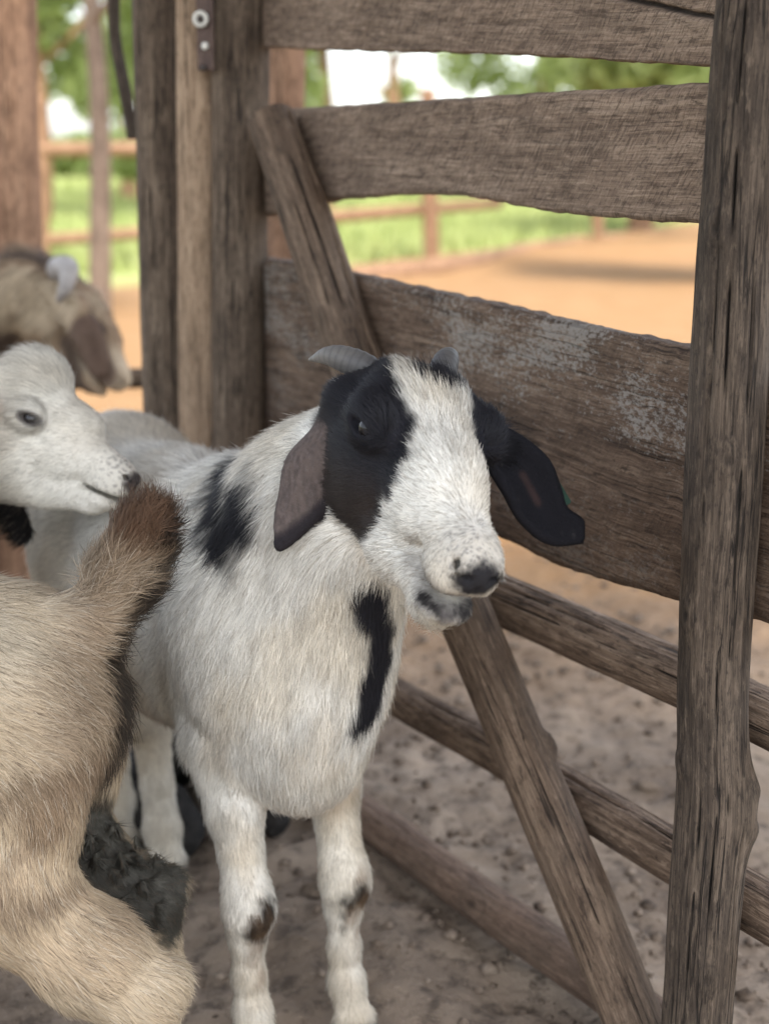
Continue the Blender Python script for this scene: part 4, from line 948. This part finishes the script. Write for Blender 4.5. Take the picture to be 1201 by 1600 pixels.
# ------------------------------------------------------------------ the plain white goat sniffing the tail
H3 = Frame(P(-32, 655, 1.78), camvec(.93, -.33, .15), camvec(.33, .94, .06), 0.95)
WO = np.array([-0.95, 1.90, 0.0]); WF = nrm(np.array([1.0, -0.12, 0])); WL = np.array([-WF[1], WF[0], 0.0])
def g3(f, l, z): return WO + WF * f + WL * l + np.array([0, 0, z])
WA = np.stack([WF, WL, [0, 0, 1.0]])
S = Sdf(np.array([-1.58, 1.62, -.03]), np.array([-.265, 2.14, .95]), 0.0032)
S.ell(g3(-.22, 0, .50), (.34, .13, .16), WA, .05); S.ell(g3(.06, 0, .50), (.14, .10, .165), WA, .05); S.ell(g3(-.45, 0, .53), (.14, .115, .14), WA, .05)
for sd_ in (-1, 1):
    l = sd_ * .065
    S.chain([g3(.05, l, .42), g3(.06, l, .22), g3(.06, l, .07), g3(.075, l, .02)], [.06, .028, .022, .025], .03)
    S.chain([g3(-.44, l, .42), g3(-.41, l, .34), g3(-.52, l, .22), g3(-.50, l, .07), g3(-.48, l, .02)], [.08, .055, .028, .022, .025], .03)
S.chain([g3(.08, 0, .54), H3.p(-3.5, 0, -6.0), H3.p(1, 0, -2.2)], [.115, .078, .060], .05)
goat_head(S, H3, mouth=0.10, brow=3.3)
S.ell(H3.p(13.2, 0, -5.6), np.array([2.6, 1.7, 1.6]) * H3.s, H3.A, .012); S.ell(H3.p(6.0, 0, -5.6), np.array([4.5, 2.4, 2.6]) * H3.s, H3.A, .02)
far3 = ear([H3.p(1.5, 5.4, 2.0), P(-15, 700, 1.87), P(-2, 755, 1.885), P(18, 805, 1.885), P(38, 840, 1.885)], [camvec(.8, .5, 0), camvec(1, .2, 0), camvec(1, .2, 0), camvec(.95, .35, 0), camvec(.7, .6, 0)], [.012, .018, .017, .013, .006], [.3] * 5, [camvec(.1, .1, -1)] * 5)
near3 = ear([H3.p(1.5, -5.4, 2.0), P(-52, 680, 1.69), P(-70, 745, 1.68), P(-80, 800, 1.68), P(-85, 835, 1.68)], [camvec(.8, .5, 0), camvec(1, .2, 0), camvec(1, .2, 0), camvec(.95, .35, 0), camvec(.7, .6, 0)], [.014, .024, .027, .020, .007], [.3] * 5, [camvec(-.1, .1, 1)] * 5)
S.sheet(far3, .0042, .004); S.sheet(near3, .0042, .004)
V3, F3 = S.mesh()
def coat3(p, rg=None):
    n = len(p); h = H3.inv(p); c = np.tile(np.array([0.72, 0.69, 0.61]), (n, 1))
    c = blend(c, (0.52, 0.46, 0.37), .5 * sstep(.42, .68, fbm(p * 11, 63, 3))); c = c * (.85 + .3 * fbm(p * 26, 64, 3))[:, None]
    dn = np.linalg.norm((h - [22.3, 0, -.9]) / [1.3, 2.4, 1.5], axis=1); c = blend(c, (0.060, 0.050, 0.048), 1 - sstep(.75, 1.25, dn + .5 * (fbm(p * 260, 5, 2) - .5)))
    dn2 = np.linalg.norm((h - [20.5, 0, -1]) / [5.5, 4, 4.5], axis=1); sp = sstep(.60, .70, fbm(p * 430, 65, 2)) * (1 - sstep(.5, 1.15, dn2)); c = blend(c, (0.10, 0.085, 0.08), sp * .75)
    for y in (-1, 1):
        dl = chain_d(h, [np.array([16.4, 2.7 * y, -3.2]), np.array([18.0, 2.6 * y, -3.35]), np.array([20.6, 1.9 * y, -3.5]), np.array([22, 0, -3.6])]); c = blend(c, (0.03, 0.026, 0.026), 1 - sstep(.25, .55, dl))
        q = (h - [8.75, 5.6 * y, 2.75]) / [2.3, 2.0, 1.25]; dr = np.linalg.norm(q, axis=1); c = blend(c, (0.055, 0.048, 0.046), .95 * (1 - sstep(.66, .92, dr)))
        c = blend(c, (0.34, 0.31, 0.27), .14 * (1 - sstep(.9, 1.6, dr + .5 * (fbm(p * 120, 66, 2) - .5))))
    for rows, col in ((far3, (0.016, 0.014, 0.014)), (near3, (0.30, 0.20, 0.16))):
        c = blend(c, col, (1 - sstep(.030, .038, chain_d(p, [r[3] for r in rows[3 if rows is far3 else 1:]]))) * (np.abs(h[:, 1]) > 5.0))
    c = blend(c, (0.40, 0.27, 0.21), .6 * (1 - sstep(.01, .045, np.linalg.norm(p - H3.p(1.5, -5.4, 2), axis=1))))
    if rg is not None:
        c = c * (.74 + .46 * rg.random(n))[:, None] * (.78 + .44 * fbm(p * 90, 67, 2))[:, None]; c = blend(c, (0.26, 0.22, 0.17), (rg.random(n) < .12) * .6)
    return np.clip(c, 0, 1)
def flow3(p, N):
    h = H3.inv(p); hw = (1 - sstep(9, 15, np.linalg.norm(h - [10, 0, 0], axis=1) - 4))[:, None]
    hd = nrm(h - np.array([21.0, 0, 3.0])); hd = nrm(hd + np.array([0, 0, -.35])) @ H3.A
    return hd * hw + (1 - hw) * nrm(-WF + np.array([0, 0, -.6]))
def len3(p):
    h = H3.inv(p); L = np.interp(h[:, 0], [-6, 2, 8, 14, 21], [.024, .020, .015, .009, .0035]); L = L + .008 * (1 - sstep(3, 7, np.linalg.norm(h - [5, 0, 8], axis=1))); return L
def dens3(p):
    h = H3.inv(p); d = np.where(h[:, 0] < -14, .10, 1.0) * np.where(p[:, 0] < -.62, .15, 1.0); d = np.where(np.linalg.norm((h - [22.6, 0, -1.2]) / [1.2, 1.9, 1.3], axis=1) < 1, 0, d)
    for y in (-1, 1): d = np.where(np.linalg.norm((h - [8.7, 5.6 * y, 2.75]) / [1.55, 1.2, .85], axis=1) < 1, 0, d)
    return d * np.where(h[:, 1] > 3.5, .5, 1.0)
goat3 = mesh_obj('goat', V3, F3, M['skin'], None, True, origin=WO, attrs={'coat': ('FLOAT_COLOR', np.concatenate([coat3(V3), np.ones((len(V3), 1))], 1))})
tag(goat3, 'plain white hornless goat in profile sniffing the raised tail', 'goat', 'goats in the pen')
for y in (-1, 1): eyeball(H3.p(8.75, 4.72 * y, 2.75), 1.15 * H3.s, H3.y * y + H3.x * .3, H3.z, goat3, iris=(0.02, 0.018, 0.018))
grow('fur', goat3, V3, F3, 75000, dens3, len3, flow3, coat3, seed=303, width=.00026, lift=.28)

# ------------------------------------------------------------------ the brown goat further back
H4 = Frame(P(72, 450, 3.12), camvec(.66, -.73, .12), camvec(.72, .66, .1), 1.22)
BO = np.array([-0.95, 3.35, 0.0]); BF = nrm(np.array([1.0, -0.25, 0])); BL = np.array([-BF[1], BF[0], 0.0])
def g4(f, l, z): return BO + BF * f + BL * l + np.array([0, 0, z])
BA = np.stack([BF, BL, [0, 0, 1.0]])
S = Sdf(np.array([-1.75, 2.85, -.03]), np.array([-.42, 3.75, 1.10]), 0.006)
S.ell(g4(-.28, 0, .56), (.36, .15, .18), BA, .05); S.ell(g4(.04, 0, .56), (.15, .12, .19), BA, .05); S.ell(g4(-.55, 0, .58), (.14, .12, .15), BA, .05)
for sd_ in (-1, 1):
    l = sd_ * .075
    S.chain([g4(.04, l, .45), g4(.05, l, .24), g4(.05, l, .07), g4(.065, l, .02)], [.07, .032, .025, .028], .03)
    S.chain([g4(-.55, l, .46), g4(-.52, l, .36), g4(-.62, l, .24), g4(-.60, l, .07), g4(-.58, l, .02)], [.09, .06, .032, .025, .028], .03)
S.chain([g4(.04, 0, .62), H4.p(-2, 0, -3)], [.13, .085], .05)
goat_head(S, H4, mouth=0.2)
ear4 = ear([H4.p(2.0, -5.0, 1.5), P(118, 490, 3.02), P(136, 522, 3.0), P(150, 556, 3.0), P(156, 582, 3.0)], [camvec(1, .3, 0)] * 5, [.013, .021, .022, .018, .008], [.3] * 5, [camvec(0, 0, 1)] * 5)
ear4b = ear([H4.p(2.0, 5.0, 1.5), P(30, 470, 3.2), P(5, 505, 3.22), P(-15, 535, 3.22), P(-22, 552, 3.22)], [camvec(1, 0.3, 0)] * 5, [.015, .030, .032, .024, .009], [.3] * 5, [camvec(0, 0, 1)] * 5)
S.sheet(ear4, .007, .006); S.sheet(ear4b, .007, .006)
V4, F4 = S.mesh()
def coat4(p, rg=None):
    h = H4.inv(p); n = len(p); c = np.tile(np.array([0.24, 0.17, 0.11]), (n, 1)); q = fbm(p * [17, 17, 9], 81, 3)
    c = blend(c, (0.085, 0.06, 0.045), sstep(.50, .60, q)); c = blend(c, (0.42, 0.34, 0.24), (1 - sstep(.36, .50, q)) * .85)
    c = blend(c, (0.50, 0.42, 0.31), (1 - sstep(2, 5, np.linalg.norm((h - [17, 0, -1]) / [1.6, 1, 1], axis=1))) * .85)
    c = blend(c, (0.10, 0.065, 0.05), (1 - sstep(.03, .045, chain_d(p, [r[3] for r in ear4[2:]]))) * .9)
    if rg is not None: c = c * (.55 + .9 * rg.random(n))[:, None]
    c = blend(c, (0.42, 0.20, 0.19), 1 - sstep(1.2, 2.0, np.linalg.norm((h - [15.0, -2.8, -.2]) / [1.6, 1.6, 1], axis=1)))
    c = blend(c, (0.33, 0.05, 0.06), 1 - sstep(.6, 1.1, np.linalg.norm(h - [12.8, -3.2, .4], axis=1)))
    return c
goat4 = mesh_obj('goat', V4, F4, M['skin'], None, True, origin=BO, attrs={'coat': ('FLOAT_COLOR', np.concatenate([coat4(V4), np.ones((len(V4), 1))], 1))})
grow('fur', goat4, V4, F4, 26000, lambda p: np.where(H4.inv(p)[:, 0] > 19, .15, 1.0) * np.where(p[:, 2] < .35, .2, 1.0), lambda p: np.interp(H4.inv(p)[:, 0], [-4, 6, 18], [.050, .026, .007]), lambda p, N: nrm(-BF * .7 + np.array([0, 0, -.9]) + 0 * p), coat4, seed=404, width=.0008, lift=.4, clump=.6)
tag(goat4, 'brown and cream goat with curved grey horns in the background at left', 'goat', 'goats in the pen')
t = NT('pale grey horn'); nn = t.noise(t.node('ShaderNodeTexCoord').outputs['Object'], 40, 4, 0.6); t.col(t.ramp(nn, [(0.3, (0.22, 0.205, 0.195)), (0.7, (0.40, 0.375, 0.36))])); t.rough(0.55); M['horn_pale'] = t.m
horn('horn', [H4.p(1.5, -2.4, 3.5), P(92, 418, 3.02), P(108, 420, 2.98), P(104, 445, 2.97), P(92, 470, 3.0)], [.020, .022, .020, .016, .006], M['horn_pale'], goat4)
horn('horn', [H4.p(1.5, 2.4, 3.5), P(62, 412, 3.18), P(35, 422, 3.22), P(8, 446, 3.26), P(-12, 475, 3.28)], [.020, .021, .018, .013, .004], M['horn_pale'], goat4)
for y in (-1, 1): eyeball(H4.p(8.75, 4.85 * y, 2.75), 1.1 * H4.s, H4.y * y + H4.x * .3, H4.z, goat4)

# ------------------------------------------------------------------ dark heap of lumps behind the hind legs
S = Sdf(np.array([-.56, 2.0, -.05]), np.array([-.04, 2.46, .24]), .008)
for k in range(46):
    a_ = rng.random() * 6.28; r_ = .13 * rng.random() ** .6; S.ell(np.array([-.30 + r_ * math.cos(a_) * 1.25, 2.23 + r_ * math.sin(a_), .125 * (1 - r_ / .16) + .01]), .022 + .026 * rng.random(3), None, .012)
Vh, Fh = S.mesh(); Vh = Vh + .008 * (np.stack([fbm(Vh * 60, q, 3) for q in (1, 2, 3)], -1) - .5)
t = NT('dark dung'); oc = t.node('ShaderNodeTexCoord').outputs['Object']; nn = t.noise(oc, 45, 5, 0.7); t.col(t.ramp(nn, [(0.3, (0.008, 0.008, 0.008)), (0.7, (0.035, 0.031, 0.028))])); t.rough(0.9); t.normal(t.bump(nn, .7, .006)); M['lumps'] = t.m
o = mesh_obj('dark_heap', Vh, Fh, M['lumps'], None, True, origin=np.array([-.30, 2.23, 0])); tag(o, 'dark heap of lumps on the ground behind the hind legs', 'dung heap')

# ------------------------------------------------------------------ far rail fence, meadow, trees
fr = P(760, 395, 13.6); fr[2] = 0
ffence = empty('rail_fence', fr, 'distant orange brown rail fence across the yard', 'fence')
def far_pt(px, py): 
    Y = max(14.0, 14.0 + (px - 600) * .010); return P(px, py, Y)
for i, (px, top, r_) in enumerate([(-260, 150, .07), (60, 150, .07), (300, 140, .07), (668, 138, .075), (928, 200, .06), (1240, 150, .07), (1500, 150, .07)]):
    b_ = far_pt(px + 6, 420); b_[2] = -.1; a_ = far_pt(px, top)
    log('post', [[*a_, r_], [*((a_ + b_) / 2), r_ * 1.05], [*b_, r_ * 1.1]], M['far_wood'], ffence, 200 + i, .06, na=24, nc=20)
log('rail', [[*far_pt(-420, 238), .07], [*far_pt(60, 234), .07], [*far_pt(300, 232), .068], [*far_pt(700, 226), .065], [*far_pt(1500, 215), .06]], M['far_wood'], ffence, 211, .08, na=60, nc=20)
log('rail', [[*far_pt(-420, 392), .06], [*far_pt(60, 376), .06], [*far_pt(250, 362), .06], [*far_pt(500, 340), .06], [*far_pt(780, 318), .05]], M['far_wood'], ffence, 213, .08, na=60, nc=20)

eb = [gpt(x, y) for x, y in ((545, 446), (640, 437), (850, 398), (1000, 380), (1110, 366))]
o = log('edging_log', [[*(q + [0, 0, .06]), .10] for q in eb], M['far_wood'], None, 231, .1, na=60, nc=18); tag(o, 'long log lying along the edge of the orange yard', 'log')
def leafy(n, centre_r, seed, size=.12, flat=.8):
    """leaf-sized faces gathered in clumps through a crown; centre_r: rows of x, y, z, radius"""
    rg = np.random.default_rng(seed); cr_ = np.asarray(centre_r, float); w = cr_[:, 3] ** 2; k = rg.choice(len(cr_), n, p=w / w.sum())
    d = nrm(rg.normal(size=(n, 3))); r_ = cr_[k, 3] * (0.35 + .65 * rg.random(n) ** .5) * (0.8 + .5 * fbm(d * 3 + k[:, None] * 3.3, seed, 2)); c = cr_[k, :3] + d * r_[:, None] * np.array([1, 1, flat])
    a = nrm(rg.normal(size=(n, 3)) + np.array([0, 0, -.2])); b = nrm(np.cross(a, rg.normal(size=(n, 3)))); s_ = (size * (.6 + .8 * rg.random(n)))[:, None]
    V = np.stack([c - a * s_, c + b * s_ * .42, c + a * s_, c - b * s_ * .42], 1).reshape(-1, 3); F = np.arange(n * 4).reshape(n, 4)
    v = np.repeat(rg.random(n), 4); return V, F, v
t = NT('leaves'); vr = t.attr('leaf').outputs['Fac']; t.col(t.ramp(vr, [(0.0, (0.07, 0.10, 0.028)), (0.5, (0.14, 0.18, 0.06)), (1.0, (0.22, 0.26, 0.10))])); t.rough(0.5)
tr = t.node('ShaderNodeBsdfTranslucent'); tr.inputs['Color'].default_value = (0.55, 0.62, 0.27, 1); mx = t.node('ShaderNodeMixShader'); mx.inputs[0].default_value = .5
t.link(t.bsdf.outputs[0], mx.inputs[1]); t.link(tr.outputs[0], mx.inputs[2]); t.link(mx.outputs[0], t.n['Material Output'].inputs['Surface']); M['leaf'] = t.m
def tree(px, Y, h, trunk_r, clumps, n, seed, label, name='tree', lean=0.0, size=.13, trunk_mat='far_wood'):
    b_ = P(px, 300, Y); b_[2] = float(ground_h(np.array([b_[0]]), np.array([Y]))[0]) - .1
    root = empty(name, b_, label, 'tree', 'trees beyond the yard')
    top = b_ + np.array([lean, 0, h])
    log('trunk', [[*b_, trunk_r * 1.25], [*(b_ + (top - b_) * .35 + np.array([.06, 0, 0])), trunk_r], [*(b_ + (top - b_) * .7), trunk_r * .7], [*top, trunk_r * .3]], M[trunk_mat], root, seed, .08, na=40, nc=20)
    for j in range(3):
        q = b_ + (top - b_) * (.45 + .15 * j); d_ = np.array([math.cos(seed + j * 2.2), math.sin(seed + j * 2.2), .8]) * h * .16
        log('limb', [[*q, trunk_r * .5], [*(q + d_ * .6), trunk_r * .35], [*(q + d_ * 1.3 + np.array([0, 0, .1])), trunk_r * .15]], M[trunk_mat], root, seed + j, .08, na=24, nc=14)
    V, F, v = leafy(n, [[b_[0] + x, b_[1] + y, b_[2] + z, r_] for x, y, z, r_ in clumps], seed, size)
    o = mesh_obj('crown', V, F, M['leaf'], root, False, attrs={'leaf': ('FLOAT', v)}); return root
rt_ = random.Random(5)
def clump_set(h, spread, k, sd, zlo=.45, r=(.35, .7)):
    q = random.Random(sd); return [(q.uniform(-spread, spread), q.uniform(-spread, spread), h * q.uniform(zlo, 1.05), q.uniform(*r)) for _ in range(k)]
tree(146, 9.5, 4.2, .06, clump_set(4.2, 1.0, 6, 1, .55, (.2, .4)), 1500, 301, 'thin brown trunk with sparse leaves between the left posts', size=.08, trunk_mat='trunk_grey')
tree(60, 22, 5.0, .16, clump_set(5.0, 2.2, 16, 2, .2, (.35, .8)), 5000, 302, 'leafy tree behind the left edge post')
tree(200, 28, 4.6, .13, clump_set(4.6, 1.6, 12, 3, .2, (.35, .7)), 3600, 303, 'leafy tree against the sky beside the corner post')
tree(505, 24, 4.2, .13, clump_set(4.2, .9, 7, 4, .3, (.4, .7)), 2200, 304, 'leafy tree seen through the top gap next to the corner post')
tree(612, 36, 4.6, .14, clump_set(4.4, .35, 4, 5, .5, (.35, .55)), 900, 305, 'slender tree seen through the middle of the top gap')
tree(850, 27, 4.2, .13, clump_set(4.0, 1.3, 9, 6, .3, (.4, .75)), 2600, 306, 'wide pale green tree in the right half of the top gap')
tree(1000, 19, 4.0, .13, clump_set(3.8, 1.1, 10, 7, .3, (.4, .7)), 3000, 307, 'bright green tree beside the right fence post')
tree(1120, 13, 3.6, .11, clump_set(3.4, .8, 9, 8, .3, (.35, .6)), 3000, 308, 'bright green tree partly hidden by the right fence post')
# a bushy strip along the back of the meadow: reads as one mass
cl = [[x, 44 + rt_.uniform(-2, 2), .9 + rt_.uniform(-.2, .3), rt_.uniform(.6, 1.1)] for x in np.arange(-26, 27, 1.1)]
V, F, v = leafy(16000, cl, 77, .26); o = mesh_obj('distant_thicket', V, F, M['leaf'], None, False, attrs={'leaf': ('FLOAT', v)})
tag(o, 'blurred green thicket along the far side of the meadow', 'thicket', kind='stuff')
# meadow grass
n = 26000; rg = np.random.default_rng(9); y_ = 13.8 + 24 * rg.random(n) ** 1.4; x_ = (rg.random(n) - .5) * 2 * (y_ * .34 + 1.5)
ok = (y_ - 1.4 * x_ + (rg.random(n) - .5)) > 15.2; x_, y_ = x_[ok], y_[ok]; n = len(x_); z_ = ground_h(x_, y_); hh = .10 + .16 * rg.random(n); a_ = rg.random(n) * 6.28
base_ = np.stack([x_, y_, z_ - .01], -1); sd_v = np.stack([np.cos(a_), np.sin(a_), 0 * a_], -1) * .035; tip_ = base_ + np.stack([.06 * np.cos(a_ * 3), .06 * np.sin(a_ * 3), hh], -1)
t = NT('meadow blades'); vr = t.attr('leaf').outputs['Fac']; t.col(t.ramp(vr, [(0.5, (0.22, 0.27, 0.08)), (1.0, (0.38, 0.41, 0.16))])); t.rough(0.6); M['blade'] = t.m
V = np.stack([base_ - sd_v, base_ + sd_v, tip_], 1).reshape(-1, 3); F = np.arange(n * 3).reshape(n, 3)
o = mesh_obj('meadow_grass', V, F, M['blade'], None, False, attrs={'leaf': ('FLOAT', np.repeat(.55 + .45 * rg.random(n), 3))}); tag(o, 'bright green grass of the meadow beyond the yard', 'grass', kind='stuff')
